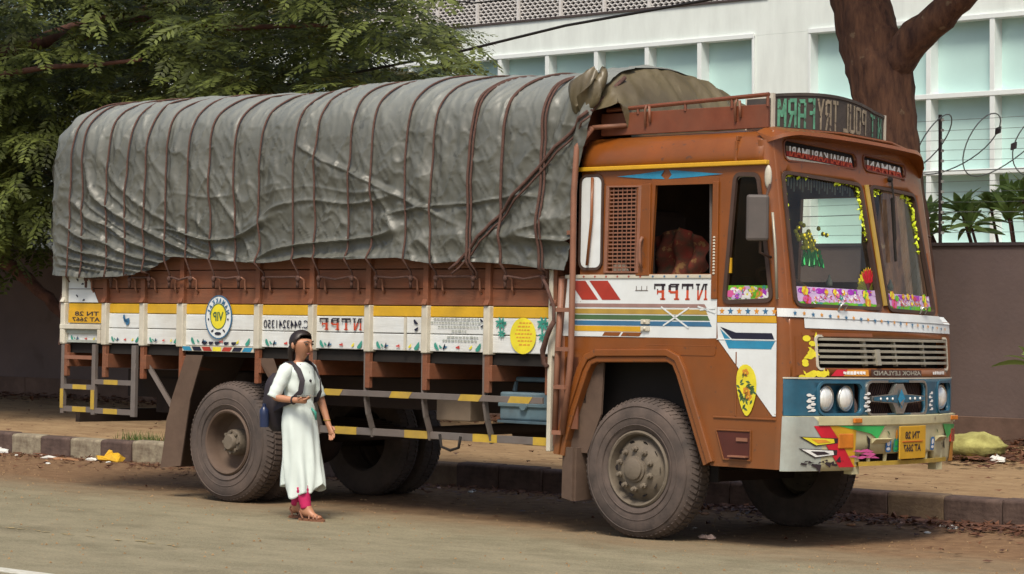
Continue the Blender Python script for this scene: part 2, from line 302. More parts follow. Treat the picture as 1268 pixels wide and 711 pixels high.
def tarpmat(name, c1, c2, top_sheen=0):
    m = mat(name, c1, .40, col2=c2, scale=1.7, dust=.30, dustcol=tuple(c*1.25 for c in c1), spec=.6, spots=(9, .66, tuple(c*.6 for c in c2)))
    n = m.node_tree.nodes; l = m.node_tree.links; p = n['Principled BSDF']; tc = n.new('ShaderNodeTexCoord'); prev = None
    for sc, st, dist, tp, rot, scl in ((3.2, .65, .05, 'RIDGED_MULTIFRACTAL', .75, (2.2, 1, .45)), (5.5, .45, .03, 'RIDGED_MULTIFRACTAL', -.35, (1.6, 1, .5)), (15, .45, .010, 'RIDGED_MULTIFRACTAL', .3, (1, 1, .8)), (110, .22, .003, 'FBM', 0, (1, 1, 1))):
        mp = n.new('ShaderNodeMapping'); mp.inputs['Rotation'].default_value = (0, rot, 0); mp.inputs['Scale'].default_value = scl; l.new(tc.outputs['Object'], mp.inputs['Vector'])
        z = n.new('ShaderNodeTexNoise'); z.noise_type = tp; z.inputs['Scale'].default_value = sc; z.inputs['Detail'].default_value = 3; z.inputs['Distortion'].default_value = .5; l.new(mp.outputs['Vector'], z.inputs['Vector'])
        b = n.new('ShaderNodeBump'); b.inputs['Strength'].default_value = st; b.inputs['Distance'].default_value = dist; l.new(z.outputs['Fac'], b.inputs['Height'])
        if prev: l.new(prev, b.inputs['Normal'])
        prev = b.outputs['Normal']
    l.new(prev, p.inputs['Normal'])
    link = p.inputs['Base Color'].links[0].from_socket           # pale lines painted in as highlights along creases
    for sc, th, amt in ((2.1, .92, .28), (6.5, .95, .22)):
        z = n.new('ShaderNodeTexNoise'); z.noise_type = 'RIDGED_MULTIFRACTAL'; z.inputs['Scale'].default_value = sc; z.inputs['Detail'].default_value = 5; z.inputs['Distortion'].default_value = 1.2; l.new(tc.outputs['Object'], z.inputs['Vector'])
        mr = n.new('ShaderNodeMapRange'); mr.inputs['From Min'].default_value = th; mr.inputs['From Max'].default_value = 1.15; mr.inputs['To Max'].default_value = amt; l.new(z.outputs['Fac'], mr.inputs['Value'])
        x = n.new('ShaderNodeMix'); x.data_type = 'RGBA'; l.new(mr.outputs['Result'], x.inputs['Factor']); l.new(link, x.inputs['A']); x.inputs['B'].default_value = (*[min(1, c*2.7) for c in c1], 1); link = x.outputs['Result']
    sp = n.new('ShaderNodeSeparateXYZ'); l.new(tc.outputs['Object'], sp.inputs[0])   # sky sheen painted in: the colour pales towards the top
    mz = n.new('ShaderNodeMapRange'); mz.inputs['From Min'].default_value = 1.12; mz.inputs['From Max'].default_value = 1.60; mz.inputs['To Max'].default_value = top_sheen; l.new(sp.outputs['Z'], mz.inputs['Value'])
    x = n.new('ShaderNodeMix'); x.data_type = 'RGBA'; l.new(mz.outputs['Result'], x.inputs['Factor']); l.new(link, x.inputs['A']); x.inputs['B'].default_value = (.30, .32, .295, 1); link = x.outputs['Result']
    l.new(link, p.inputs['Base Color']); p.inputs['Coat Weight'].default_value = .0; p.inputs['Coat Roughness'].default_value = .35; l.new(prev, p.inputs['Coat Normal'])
    return m
def tarpmat_old(name, c1, c2):
    m = mat(name, c1, .36, col2=c2, scale=2.2, dust=.30, dustcol=tuple(c*.8 for c in (.13, .12, .10)), bump=.5, bscale=17, spec=.6)
    return m
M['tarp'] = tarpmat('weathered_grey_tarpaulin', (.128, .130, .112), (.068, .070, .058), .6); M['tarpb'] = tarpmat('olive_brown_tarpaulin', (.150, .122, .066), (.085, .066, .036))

# mirrored lettering (the whole photograph is a mirror image)
def text_tris(s, offset=.012):
    c = bpy.data.curves.new('lettering_curve', 'FONT'); c.body = s; c.offset = offset; c.resolution_u = 3
    t = bpy.data.objects.new('lettering_curve', c); me = bpy.data.meshes.new_from_object(t)
    vs = [(v.co.x, v.co.y) for v in me.vertices]; fs = [tuple(p.vertices) for p in me.polygons]
    bpy.data.objects.remove(t); bpy.data.curves.remove(c); bpy.data.meshes.remove(me)
    xs = [v[0] for v in vs]; ys = [v[1] for v in vs]
    x0, x1, y0, y1 = min(xs), max(xs), min(ys), max(ys)
    return [((x1-v[0])/(x1-x0), (v[1]-y0)/(y1-y0)) for v in vs], fs       # flipped left to right
def clip_fill(polys, axis, cuts):       # cut flat triangles along lines so they can follow a bow
    bm = bmesh.new()
    for p in polys:
        try: bm.faces.new([bm.verts.new((q[0], q[1], 0)) for q in p])
        except ValueError: pass
    for c in cuts:
        co = (c, 0, 0) if axis == 0 else (0, c, 0); no = (1, 0, 0) if axis == 0 else (0, 1, 0)
        bmesh.ops.bisect_plane(bm, geom=bm.verts[:]+bm.edges[:]+bm.faces[:], plane_co=co, plane_no=no, dist=1e-5)
    out = [[(v.co.x, v.co.y) for v in f.verts] for f in bm.faces]; bm.free(); return out
def ell(cx, cz, rx, rz, n=14, a0=0): return [(cx+rx*cos(a0+2*pi*k/n), cz+rz*sin(a0+2*pi*k/n)) for k in range(n)]
def rrect(x0, x1, z0, z1, r, n=5):
    out = []
    for cx, cz, a in ((x1-r, z1-r, 0), (x0+r, z1-r, pi/2), (x0+r, z0+r, pi), (x1-r, z0+r, 3*pi/2)):
        out += [(cx+r*cos(a+pi/2*i/n), cz+r*sin(a+pi/2*i/n)) for i in range(n+1)]
    return out
def rpoly(pts, r, n=5):             # round the corners of a polygon
    out = []; N = len(pts)
    for i in range(N):
        p = V(pts[i]); a = V(pts[i-1]); b = V(pts[(i+1) % N]); da = (a-p).normalized(); db = (b-p).normalized()
        s = p+da*r; e = p+db*r
        for k in range(n+1):
            t = k/n; out.append(tuple((1-t)**2*s+2*t*(1-t)*p+t*t*e))
    return out

# ================================================================== THE SETTING
# road: cambered, falling to the kerb at y = 3.35, crown at y = -9
b = B(); ys = [-60, -40, -22, -9]+[-9+.25*k for k in range(1, 50)]+[3.36]
zs = [-1.2, -1.0, -.72, 0]+[0]*50
xs = [-140, -60, -25]+[-24+1.0*k for k in range(0, 37)]+[20, 60, 140]
rr = np.random.RandomState(2)
vs = []
for i, x in enumerate(xs):
    for j, y in enumerate(ys):
        dz = 0
        if y > 2.2 and y < 3.3: dz = .012*sin(x*3.1)+.012*rr.rand()
        vs.append((x, y, zs[min(j, len(zs)-1)]+dz))
ny = len(ys); b.add(vs, [(i*ny+j, (i+1)*ny+j, (i+1)*ny+j+1, i*ny+j+1) for i in range(len(xs)-1) for j in range(ny-1)])
tag(obj('road', b, M['road'], F=FT, smooth=True), kind='structure')
b = B(); b.box(-60, 60, -5.12, -4.965, .001, .005)
tag(obj('road_marking', b, M['roadpaint'], F=FT), kind='structure')
b = B()
for k in range(26):                                  # a worn yellow line, only flakes of it left
    x = -4.6+k*.13+rr.rand()*.08; y = -3.12+rr.randn()*.018
    b.add([(x+rr.rand()*.16*c, y+.022*s_*(1+rr.rand()), .004) for c, s_ in ((0, 0), (.5, -1), (1, 0), (.5, 1))], [(0, 1, 2, 3)])
tag(obj('road_marking', b, M['roadyel'], F=FT), kind='structure')
# pavement and yard
b = B(); nx, ny = 60, 16; vs = []
for i in range(nx+1):
    for j in range(ny+1):
        x = -45+75*i/nx; y = 3.47+(9.25-3.47)*j/ny
        vs.append((x, y, .115+(.03*rr.rand() if 0 < j < ny else 0)-(.012 if j == 0 else 0)+.04*max(0, (y-8.3))))
b.add(vs, [(i*(ny+1)+j, (i+1)*(ny+1)+j, (i+1)*(ny+1)+j+1, i*(ny+1)+j+1) for i in range(nx) for j in range(ny)])
tag(obj('pavement', b, M['dirt'], F=FG, smooth=True), kind='structure')
b = B(); b.add([(-200, 9.4, 0), (200, 9.4, 0), (200, 260, 0), (-200, 260, 0)], [(0, 1, 2, 3)])
tag(obj('yard', b, M['dirt'], F=FG), kind='structure')
# kerb of separate stones painted black and white
kerb = bpy.data.objects.new('kerb', None); COL.objects.link(kerb); kerb.matrix_world = FG; kerb['kind'] = 'structure'
kerb_src = {}
for k in range(64):
    x = -26+k*.555; wob = (rr.rand()-.5)
    bb = B(); w_ = .545; p = [(0, -.2), (0, .235), (.02, .255), (.16, .26), (.16, -.2)]
    key = k % 2 if k < 31 else (2 if k % 5 == 2 else 0)
    if key not in kerb_src:
        bb.prismx([(q[0], q[1]) for q in p], 0, w_); o = obj('kerb_stone', bb, M[('kerbb', 'kerbw', 'kerbt')[key]], kerb, bevel=.012); kerb_src[key] = o
    else: o = share('kerb_stone', kerb_src[key], kerb, Matrix())
    if k > 1:
        m = o.modifiers.new('bevel', 'BEVEL'); m.width = .012; m.segments = 2
    o.location = (x, 3.345+.02*wob, -.115+.02*(rr.rand()-.5)); o.rotation_euler = (.03*(rr.rand()-.5), 0, .02*(rr.rand()-.5))
# boundary wall
wl = root('boundary_wall', 'long plain brown plastered wall running behind the truck', 'wall', FG, (-3, 9.2, .12))
b = B(); zt = lambda x: 2.33+(-2.6-x)*.0051
b.add([(x, y, z) for x in (-50, 26) for y, z in ((9.2, 0), (9.45, 0), (9.45, zt(x)), (9.2, zt(x)))], [(0, 1, 2, 3), (4, 7, 6, 5), (0, 4, 5, 1), (1, 5, 6, 2), (2, 6, 7, 3), (3, 7, 4, 0)])
obj('wall_panel', b, M['wall'], wl)
b = B()
for x0, x1 in [(-50+k*3.8, -50+k*3.8+3.79) for k in range(20)]: b.box(x0, x1, 9.15, 9.197, .05, .445+.003*(x0 % 3))
obj('plinth', b, M['plinth'], wl, bevel=.008)
b = B(); b.add([(x, y, zt(x)+z) for x in (-50, 26) for y, z in ((9.17, .004), (9.48, .004), (9.48, .04), (9.17, .04))], [(0, 1, 2, 3), (4, 7, 6, 5), (0, 4, 5, 1), (1, 5, 6, 2), (2, 6, 7, 3), (3, 7, 4, 0)])
obj('coping', b, M['latback'], wl)
# electric fence and coils on the wall
ef = root('security_fence', 'electric fence with posts, wires and looped razor wire on top of the wall', 'fence', FG, (-3.08, 9.33, 2.35))
for x in (-3.08, .6, -12.08, -15.08, 3.6):
    b = B(); b.box(x-.015, x+.015, 9.315, 9.345, zt(x)+.04, 3.81); p = obj('fence_post', b, M['fpost'], ef)
    b = B()
    for k in range(12): b.box(x+.017, x+.04, 9.315, 9.345, 2.47+k*.115, 2.50+k*.115)
    obj('insulator', b, M['insul'], p)
for k in range(12):
    b = B(); pts = [(x, 9.33, 2.485+k*.115+.006*sin(x*2+k)-.01*abs(sin(x))) for x in np.arange(-22, 8.1, .5)]
    b.tube(pts, .005 if k in (2, 6) else .0026, 5); obj('fence_wire', b, M['wire'], ef)
b = B(); pts = []
for k in range(420):
    a = 2*pi*k/30; x = -6.5+.62*k/30
    pts.append((x+.30*sin(a+.5), 9.33+.22*cos(a), 3.45+.33*sin(a)+.03*sin(k*.37)))
b.tube(pts, .0075, 5); obj('razor_coil', b, M['wire'], ef, smooth=True)
b = B()
for k in range(9):
    a = pts[k*43+11]; b.obox(a, (.03, 0, .01), (0, .015, 0), (0, .005, .035))
obj('razor_clip', b, M['fpost'], ef)
# office building
bl = root('office_building', 'white office building with large pale blue windows behind the wall', 'building', FG, (-13, 20, 0))
L_, R_ = (-13.36-1.187*12, -13.36), (-12.22, -12.22+1.187*15)
rows = [6.22, 4.98, 3.73, 2.48, 1.23, .2]
b = B()
b.box(L_[0]-3, R_[1]+4, 20, 32, 6.226, 6.85)
b.box(L_[1]+.004, R_[0]-.004, 20, 32, 0, 6.224)
b.box(L_[0]-3, L_[0], 20, 32, 0, 6.224); b.box(R_[1], R_[1]+4, 20, 32, 0, 6.224)
b.box(L_[0], L_[1], 20, 32, -.5, .196); b.box(R_[0], R_[1], 20, 32, -.5, .196)
b.box(L_[1]+.3, R_[1]+4, 20, 32, 6.852, 10)
b.box(L_[0], L_[1], 20.5, 32, .2, 6.22); b.box(R_[0], R_[1], 20.5, 32, .2, 6.22)
obj('facade_wall', b, M['facade'], bl)
pane_src = {}
for (xa, xb, n) in ((*L_, 12), (*R_, 15)):
    for k in range(n+1):
        x = xa+(xb-xa)*k/n; b = B()
        b.box(x-.045 if k else x, x+.045 if k < n else x, 19.96, 20.3, .2, 6.215); obj('mullion', b, M['wframe'], bl, bevel=.006)
    for z in rows:
        b = B(); b.box(xa, xb, 19.95, 20.28, z-.04, z+.04); obj('window_rail', b, M['wframe'], bl, bevel=.006)
    for k in range(n):
        x = xa+(xb-xa)*(k+.5)/n; h = (xb-xa)/n/2-.045
        for i in range(len(rows)-1):
            z1, z0 = rows[i]-.04, rows[i+1]+.04; key = (n, i)
            if key not in pane_src:
                b = B(); b.box(-h-.03, h+.03, 0, .02, z0-.02, z1+.02)
                o = obj('window_pane', b, M['pane'], bl); pane_src[key] = o
            else: o = share('window_pane', pane_src[key], bl, Matrix())
            o.location = (x, 20.2, 0) if key not in pane_src or True else o.location
for o in [c for c in bl.children if c.name.startswith('window_pane')]:
    pass
# mesh screen above the left windows
b = B(); x0, x1, z0, z1 = L_[0]-3, L_[1]+.29, 6.90, 8.6; cw, ch = .125, .062; t = .020
nx = int((x1-x0)/cw); nz = int((z1-z0)/ch)
for j in range(nz+1):
    z = z0+j*ch; s = 0 if j % 2 == 0 else cw/2
    pts = [(x0+i*cw/2, z+(ch/2 if (i+j) % 2 else -ch/2)*.62) for i in range(2*nx+1)]
    vs = [(p[0], 20.05, p[1]-t/2) for p in pts]+[(p[0], 20.05, p[1]+t/2) for p in pts]+[(p[0], 20.11, p[1]+t/2) for p in pts]+[(p[0], 20.11, p[1]-t/2) for p in pts]
    N = len(pts); b.add(vs, [(i, i+1, N+i+1, N+i) for i in range(N-1)]+[(N+i, N+i+1, 2*N+i+1, 2*N+i) for i in range(N-1)]+[(3*N+i, i, i+1, 3*N+i+1) for i in range(N-1)])
tag(obj('mesh_screen', b, M['lattice'], bl, fix=False), kind='stuff')
for k in range(14):
    x = L_[1]-.25-k*1.05; b = B(); b.box(x-.025, x+.025, 19.99, 20.045, 6.88, 8.6); obj('screen_post', b, M['lattice'], bl)
b = B(); b.box(x0, x1, 20.6, 20.7, 6.852, 9.5); obj('screen_backing', b, M['latback'], bl)
b = B(); b.box(x0, x1, 19.97, 20.0, 6.852, 6.89); obj('gap_shade_strip', b, M['latback'], bl)  # dark strip laid on the facade, painting in the shaded gap under the screen
# overhead cables
b = B(); P = [(-13.5, 7, 4.42), (-10.99, 7, 4.458), (-8.396, 7, 4.67), (-6.62, 7, 4.875), (-3.945, 7, 5.05), (2, 7, 5.6)]
b.tube(P, .017, 6); tag(obj('overhead_cable', b, M['cable'], F=FG, smooth=True), 'thick black overhead cable rising to the right above the tarpaulin', 'cable')
b = B(); b.tube([(-16, 10, 6.5), (-10.8, 10, 5.72), (-9, 10, 5.72), (-4, 10, 6.05), (1, 10, 6.5)], .012, 6)
tag(obj('overhead_cable', b, M['cable'], F=FG, smooth=True), 'thin black overhead cable under the mesh screen of the building', 'cable')

# loose grit on the asphalt
vs, fs = [], []
for k in range(3200):
    x = -14+18*NR.rand(); y = -5+8.2*NR.rand()**.8; s_ = .004+.011*NR.rand()**3; a = NR.rand()*6.28; i = len(vs)
    vs += [(x+s_*cos(a+q), y+s_*sin(a+q), .002) for q in (0, 2.1, 4.2)]+[(x, y, .002+s_*.9)]; fs += [(i, i+1, i+3), (i+1, i+2, i+3), (i+2, i, i+3)]
b = B(); b.v = vs; b.f = fs; b.m = [0]*len(fs); tag(obj('road_grit', b, M['dirt'], F=FT, fix=False), kind='stuff')

# ------------------------------------------------------------------ trees
def frond(vs, fs, p, d, up, L, n=7, lw=.030, ll=.15):
    d = d/np.linalg.norm(d); sdir = np.cross(d, up); sdir /= np.linalg.norm(sdir)+1e-9; nn = np.cross(sdir, d)
    for i in range(n):
        t = (i+.6)/n; c = p+d*L*t-np.array((0, 0, 1))*L*.22*t*t
        l = ll*(1-.55*abs(t-.4)/.6)
        for s in (-1, 1):
            q = s*sdir*.80+d*.6-np.array((0, 0, .24))+NR.randn(3)*.10; q /= np.linalg.norm(q)
            wv = np.cross(q, nn); wv /= np.linalg.norm(wv)+1e-9; wv = wv*lw*.5+nn*lw*.15*s
            k = len(vs); vs += [c, c+q*l*.45+wv, c+q*l, c+q*l*.45-wv]; fs.append((k, k+1, k+2, k+3))
def spray(vs, fs, p, d, L, nf, scale=1):
    d = d/np.linalg.norm(d); side = np.cross(d, (0, 0, 1)); side /= np.linalg.norm(side)+1e-9
    for i in range(nf):
        t = i/(nf-1); c = p+d*L*t-np.array((0, 0, .18))*L*t*t
        s = -1 if i % 2 else 1
        q = d*(.55+.5*t)+side*s*(.85-.55*t)+np.array((0, 0, .10-.45*t))+NR.randn(3)*.14
        frond(vs, fs, c, q, np.array((0, 0, 1.))+NR.randn(3)*.25, (.42+.12*NR.rand())*scale, 8, .043*scale, .165*scale)
def limb_b(b, pts, r0, r1, n=8, jit=.0):
    pts = [V(p) for p in pts]; out = []
    for i in range(len(pts)-1):
        for k in range(4): out.append(pts[i].lerp(pts[i+1], k/4))
    out.append(pts[-1]); N = len(out)
    sm = [out[0]]+[(out[i-1]+out[i]*2+out[i+1])/4 for i in range(1, N-1)]+[out[-1]]
    sm = [p+V(NR.randn(3)*jit) for p in sm]
    b.tube(sm, [(r0+(r1-r0)*i/(N-1))*(1+.05*sin(i*1.7)) for i in range(N)], n)
# fern-leaved tree left of and behind the truck
lt = root('fern_leaved_tree', 'spreading tree with drooping feathery leaves over the rear of the truck', 'tree', FG, (-21.5, 7.3, .12))
b = B(); limb_b(b, [(-21.5, 7.3, 0), (-21.3, 7.3, 1.6), (-20.6, 7.4, 3.2), (-20, 7.3, 5), (-19.5, 7, 7)], .42, .2, 12, .02); obj('trunk', b, M['bark2'], lt, smooth=True)
b = B(); limb_b(b, [(-19.9, 7.45, 3.4), (-19.0, 7.5, 2.95), (-18.0, 7.5, 2.29), (-17.4, 7.5, 1.98), (-16.7, 7.5, 1.6), (-16.2, 7.5, 1.2)], .13, .075, 9, .015); obj('branch', b, M['bark2'], lt, smooth=True)
for pts, r in (([(-20.2, 7.3, 4.2), (-17, 6.4, 5.1), (-13, 6.1, 5.3), (-9, 5.6, 4.9)], .14), ([(-20, 7.3, 5), (-16, 8.4, 5.9), (-12, 8.8, 5.9)], .12), ([(-20, 7.3, 4.4), (-18, 5.8, 4.6), (-15, 4.7, 4.6), (-11, 4.4, 4.6)], .11), ([(-19.8, 7.2, 5.6), (-17, 6.6, 7), (-13, 7.5, 7.9)], .1), ([(-17, 6.4, 5.1), (-15.2, 5.6, 4.3), (-14.2, 5.0, 3.5)], .05)):
    b = B(); limb_b(b, pts, r, .02, 7, .03); obj('branch', b, M['bark2'], lt, smooth=True)
vs, fs = [], []
def xmax(y): return -6.75-.9*(y-5)
n = 0
while n < 1150:
    y = 4.2+6.2*NR.rand(); x = -24+18.5*NR.rand(); z = 3.9+3.1*NR.rand()**1.15
    lim = xmax(y)+.55*sin(z*5.1+y*1.3)-(.9 if z > 5.5 else 0)
    if x > lim: continue
    if 4.3+.25*sin(x*1.3)+.06*(x+14)*0 > z and NR.rand() < .75: continue
    p = np.array((x, y, z)); d = np.array((.55+NR.randn()*.5, -.75+NR.randn()*.45, .05+NR.randn()*.12))
    spray(vs, fs, p, d, .8+.4*NR.rand(), 8); n += 1
n = 0
while n < 330:                                       # the low curtain at the left edge of the view
    y = 4.6+4.2*NR.rand(); x = -13.6-1.27*(y-5)-4.0*NR.rand(); z = 2.35+2.6*NR.rand()
    if z < 3.0 and NR.rand() < .45: continue
    spray(vs, fs, np.array((x, y, z)), np.array((.5+NR.randn()*.5, -.7+NR.randn()*.5, -.1+NR.randn()*.15)), .7+.3*NR.rand(), 7); n += 1
bb = B(); bb.v = [tuple(p) for p in vs]; bb.f = fs; bb.m = [0]*len(fs)
tag(obj('crown', bb, M['leaf'], lt, fix=False), kind='stuff')
# darker trees behind the wall
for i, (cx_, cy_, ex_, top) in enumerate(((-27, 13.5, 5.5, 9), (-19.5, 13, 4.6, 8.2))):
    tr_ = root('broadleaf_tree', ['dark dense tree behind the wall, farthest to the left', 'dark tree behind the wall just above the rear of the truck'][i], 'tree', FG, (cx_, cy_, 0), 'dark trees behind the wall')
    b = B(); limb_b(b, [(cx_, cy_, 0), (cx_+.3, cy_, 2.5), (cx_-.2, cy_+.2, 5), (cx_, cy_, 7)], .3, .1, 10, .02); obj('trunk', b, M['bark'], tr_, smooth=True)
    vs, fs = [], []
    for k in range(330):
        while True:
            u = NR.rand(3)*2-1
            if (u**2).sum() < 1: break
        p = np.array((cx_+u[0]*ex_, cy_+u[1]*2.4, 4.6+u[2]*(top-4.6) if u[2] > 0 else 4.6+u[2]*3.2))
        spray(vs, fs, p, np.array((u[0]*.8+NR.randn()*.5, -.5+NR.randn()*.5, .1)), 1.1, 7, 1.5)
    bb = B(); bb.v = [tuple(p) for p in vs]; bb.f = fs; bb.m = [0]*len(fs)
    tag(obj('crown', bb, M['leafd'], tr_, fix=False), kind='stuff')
# thick bare trunk right behind the cab
rt = root('street_tree', 'thick dark forked tree trunk rising behind the cab', 'tree', FG, (-3.0, 8.4, .12))
def tw(p, s=(14.06+8.4)/(14.06+4.5), c=(11.309, -14.062, 1.9066)): return tuple(c[i]+(p[i]-c[i])*s for i in range(3))    # where the trunk stands, close to the wall
P = [tw(p) for p in [(-.40, 4.5, .46), (-.46, 4.5, 1.2), (-.524, 4.5, 2.25), (-.61, 4.5, 2.87), (-.67, 4.5, 3.385), (-.739, 4.5, 3.83), (-.86, 4.5, 4.2), (-.98, 4.5, 4.6), (-1.2, 4.5, 5.3), (-1.5, 4.6, 6.6)]]
R = [1.21*q for q in [.30, .285, .27, .262, .262, .285, .27, .255, .23, .16]]
pts = []; rs = []
for i in range(len(P)-1):
    for k in range(5): pts.append(tuple(np.array(P[i])*(1-k/5)+np.array(P[i+1])*k/5)); rs.append((R[i]*(1-k/5)+R[i+1]*k/5)*(1+.03*sin(i*5+k*2.1)))
b = B(); b.tube(pts, rs, 44)
for i, v in enumerate(b.v):                       # furrowed, slightly lumpy bark
    k = i % 44; j = i//44; aa = 2*pi*k/44; c = V(pts[j]); d = V(v)-c; b.v[i] = tuple(c+d*(1+.05*sin(aa*5+j*.11+sin(j*.5))+.028*abs(sin(aa*9+.8*sin(j*.35)))+.02*sin(aa*3+j*.7)))
obj('trunk', b, M['bark'], rt, smooth=True)
b = B(); limb_b(b, [tw(p) for p in [(-.74, 4.5, 3.72), (-.56, 4.5, 3.93), (-.355, 4.5, 4.13), (-.104, 4.5, 4.30), (.144, 4.5, 4.48), (.5, 4.45, 4.85), (1.1, 4.3, 5.8)]], .23, .12, 12, .006); obj('limb', b, M['bark'], rt, smooth=True)
b = B(); limb_b(b, [tw(p) for p in [(-1.1, 4.5, 5.1), (-.6, 5, 6.2), (.4, 5.4, 7.3)]], .15, .06, 9, .01); obj('limb', b, M['bark'], rt, smooth=True)
vs, fs = [], []
for k in range(420):
    while True:
        u = NR.rand(3)*2-1
        if (u**2).sum() < 1: break
    spray(vs, fs, np.array((-2.4+u[0]*4.4, 8.9+u[1]*3.0, 9.0+u[2]*1.9)), np.array((u[0]+NR.randn()*.4, u[1]+NR.randn()*.4, 0)), 1.0, 8, 1.1)
bb = B(); bb.v = [tuple(p) for p in vs]; bb.f = fs; bb.m = [0]*len(fs)
tag(obj('crown', bb, M['leaf'], rt, fix=False), kind='stuff')
# plants with large leaves
def leaf_mesh(L=.36, W=.062):
    b = B(); n = 6; vs = []
    for i in range(n+1):
        t = i/n; w_ = W*sin(pi*(t*.92+.05))**.8*.5 if 0 < i < n else .004; z = .35*L*t-.55*L*t*t
        vs += [(L*t, -w_, z+.25*w_), (L*t, 0, z), (L*t, w_, z+.25*w_)]
    fs = []
    for i in range(n):
        for j in (0, 1): k = i*3+j; fs.append((k, k+1, k+4, k+3))
    return b.add(vs, fs)
def big_leaf_plant(name, label, base, heads, nl, scale=1, seed=1, F=FG):
    r = np.random.RandomState(seed); t = root(name, label, 'shrub', F, base)
    src = None
    for hi, h in enumerate(heads):
        b = B(); b.tube([base, ((base[0]*.4+h[0]*.6), (base[1]*.4+h[1]*.6), base[2]*.5+h[2]*.5), h], [.03, .022, .016], 6); obj('stem', b, M['bark2'], t)
        for k in range(nl):
            a = 2.4*k+r.rand()*.5; el = -.15+1.35*r.rand()
            Mx = Matrix.Translation(V(h)-V(base)+V((0, 0, -.06*r.rand())))@Matrix.Rotation(a, 4, 'Z')@Matrix.Rotation(-el, 4, 'Y')@Matrix.Rotation(.5*r.randn(), 4, 'X')@Matrix.Scale(scale*(.75+.5*r.rand()), 4)
            if src is None: OFF[t.name] = V((0, 0, 0)); src = obj('leaf', leaf_mesh(), M['leafp'], t, smooth=True, fix=False); src.matrix_local = Mx; OFF[t.name] = V(base)
            else: share('leaf', src, t, Mx)
hs = [(-3.75+i*.165+.06*sin(i*2.7), 9.85+.2*cos(i*1.9), 2.56+.028*i+.13*sin(i*2.1+.5)) for i in range(14)]
big_leaf_plant('plumeria_shrub', 'leafy green shrub with long pointed leaves showing over the wall at right', (-2.0, 9.9, 0), hs, 20, 1.05, 4)
big_leaf_plant('roadside_shrub', 'small plant with green leaves in front of the wall at the right edge', (-1.25, 8.7, .14), [(-1.35, 8.6, .95), (-1.45, 8.55, 1.08), (-1.2, 8.6, 1.15)], 10, 1.1, 8)

# ------------------------------------------------------------------ litter
vs, fs = [], []
def ll(x, y, z, s):
    a = NR.rand()*6.28; t = NR.randn(2)*.5; k = len(vs); c, sn = cos(a), sin(a)
    for (u, v_, h) in ((-1, 0, 0), (0, -.45, .15), (1, 0, .05), (0, .45, .15)):
        vs.append((x+s*(u*c-v_*sn), y+s*(u*sn+v_*c), z+.006+s*abs(u*t[0]+v_*t[1]+h)*.7))
    fs.append((k, k+1, k+2, k+3))
TT = FGi@FT
def onroad(x, y): p = TT@V((x, y, .004)); return p
for k in range(4200):
    x = -16+22*NR.rand(); y = 3.30-abs(NR.randn())*(.32 if NR.rand() < .75 else 1.1)
    p = onroad(x, y); ll(p.x, p.y, p.z, .014+.042*NR.rand()**2)
for k in range(2600):
    x = -1.6+6*NR.rand(); y = 3.3-abs(NR.randn())*.35; p = onroad(x, y); ll(p.x, p.y, p.z+.03*NR.rand(), .015+.05*NR.rand()**2)
for k in range(4200):
    x = -28+32*NR.rand(); y = 9.12-abs(NR.randn())*.55; ll(x, y, .15+.07*NR.rand()*max(0, 1-(9.12-y)), .02+.05*NR.rand())
for k in range(1600):
    x = -2.6+NR.randn()*1.0; y = 7.5+NR.randn()*.55; ll(x+.6, y, .13+.06*NR.rand(), .02+.06*NR.rand())
for k in range(500):
    x = -20+24*NR.rand(); y = 3.6+5*NR.rand(); ll(x, y, .14, .015+.03*NR.rand())
b = B(); b.v = vs; b.f = fs; b.m = [0]*len(fs)
tag(obj('leaf_litter', b, M['litterd'], F=FG, fix=False), kind='stuff')
vs, fs = [], []
for k in range(130):
    x = -10.0+NR.randn()*.28; y = 3.5+NR.rand()*.25; z = .12; a = NR.rand()*6.28; h = .05+.10*NR.rand()
    i = len(vs); vs += [(x-.008, y, z), (x+.008, y, z), (x+.05*cos(a), y+.05*sin(a), z+h)]; fs.append((i, i+1, i+2))
b = B(); b.v = vs; b.f = fs; b.m = [0]*len(fs); tag(obj('weeds', b, M['weed'], F=FG, fix=False), kind='stuff')
def crumple(name, label, cat, x, y, z, sx, sy, sz, m, seed, F=FG, group=None):
    r = np.random.RandomState(seed); b = B(); n, k = 9, 5
    b.ball((0, 0, 0), 1, n, k); ph = r.rand(6)*6
    b.v = [(x+sx*p[0]*(1+.3*sin(3*p[1]+ph[0])+.25*r.randn()*.5), y+sy*p[1]*(1+.3*sin(4*p[0]+ph[1])), z+max(0.004, sz*(p[2]*.8+.45+.35*sin(5*p[0]+ph[2])*sin(4*p[1]+ph[3])+.15*r.randn()))) for p in b.v]
    return tag(obj(name, b, m, F=F), label, cat, group)
def R0(x, y): p = onroad(x, y); return p.x, p.y, p.z
g = 'litter scattered along the kerb'
crumple('plastic_bag', 'crumpled yellow plastic bag lying against the kerb behind the truck', 'litter', *R0(-9.95, 3.1), .20, .12, .085, M['plasticy'], 3, group=g)
crumple('paper_scrap', 'white paper scrap beside the brown wrapper at the left kerb', 'litter', *R0(-10.9, 2.95), .12, .07, .025, M['paperw'], 4, group=g)
crumple('wrapper', 'flat orange brown wrapper between two white scraps at the left kerb', 'litter', *R0(-10.55, 2.9), .2, .1, .02, M['paperb'], 5, group=g)
crumple('paper_scrap', 'white scrap right of the orange brown wrapper at the left kerb', 'litter', *R0(-10.25, 3.05), .12, .05, .03, M['paperw'], 6, group=g)
crumple('paper_scrap', 'small white scrap at the kerb near the left edge of the photo', 'litter', *R0(-12.0, 3.1), .12, .07, .05, M['paperw'], 16, group=g)
crumple('paper_scrap', 'pale pink crumpled paper on the road beside the front wheel', 'litter', *R0(.35, .45), .07, .045, .025, M['pinkl'], 7, group=g)
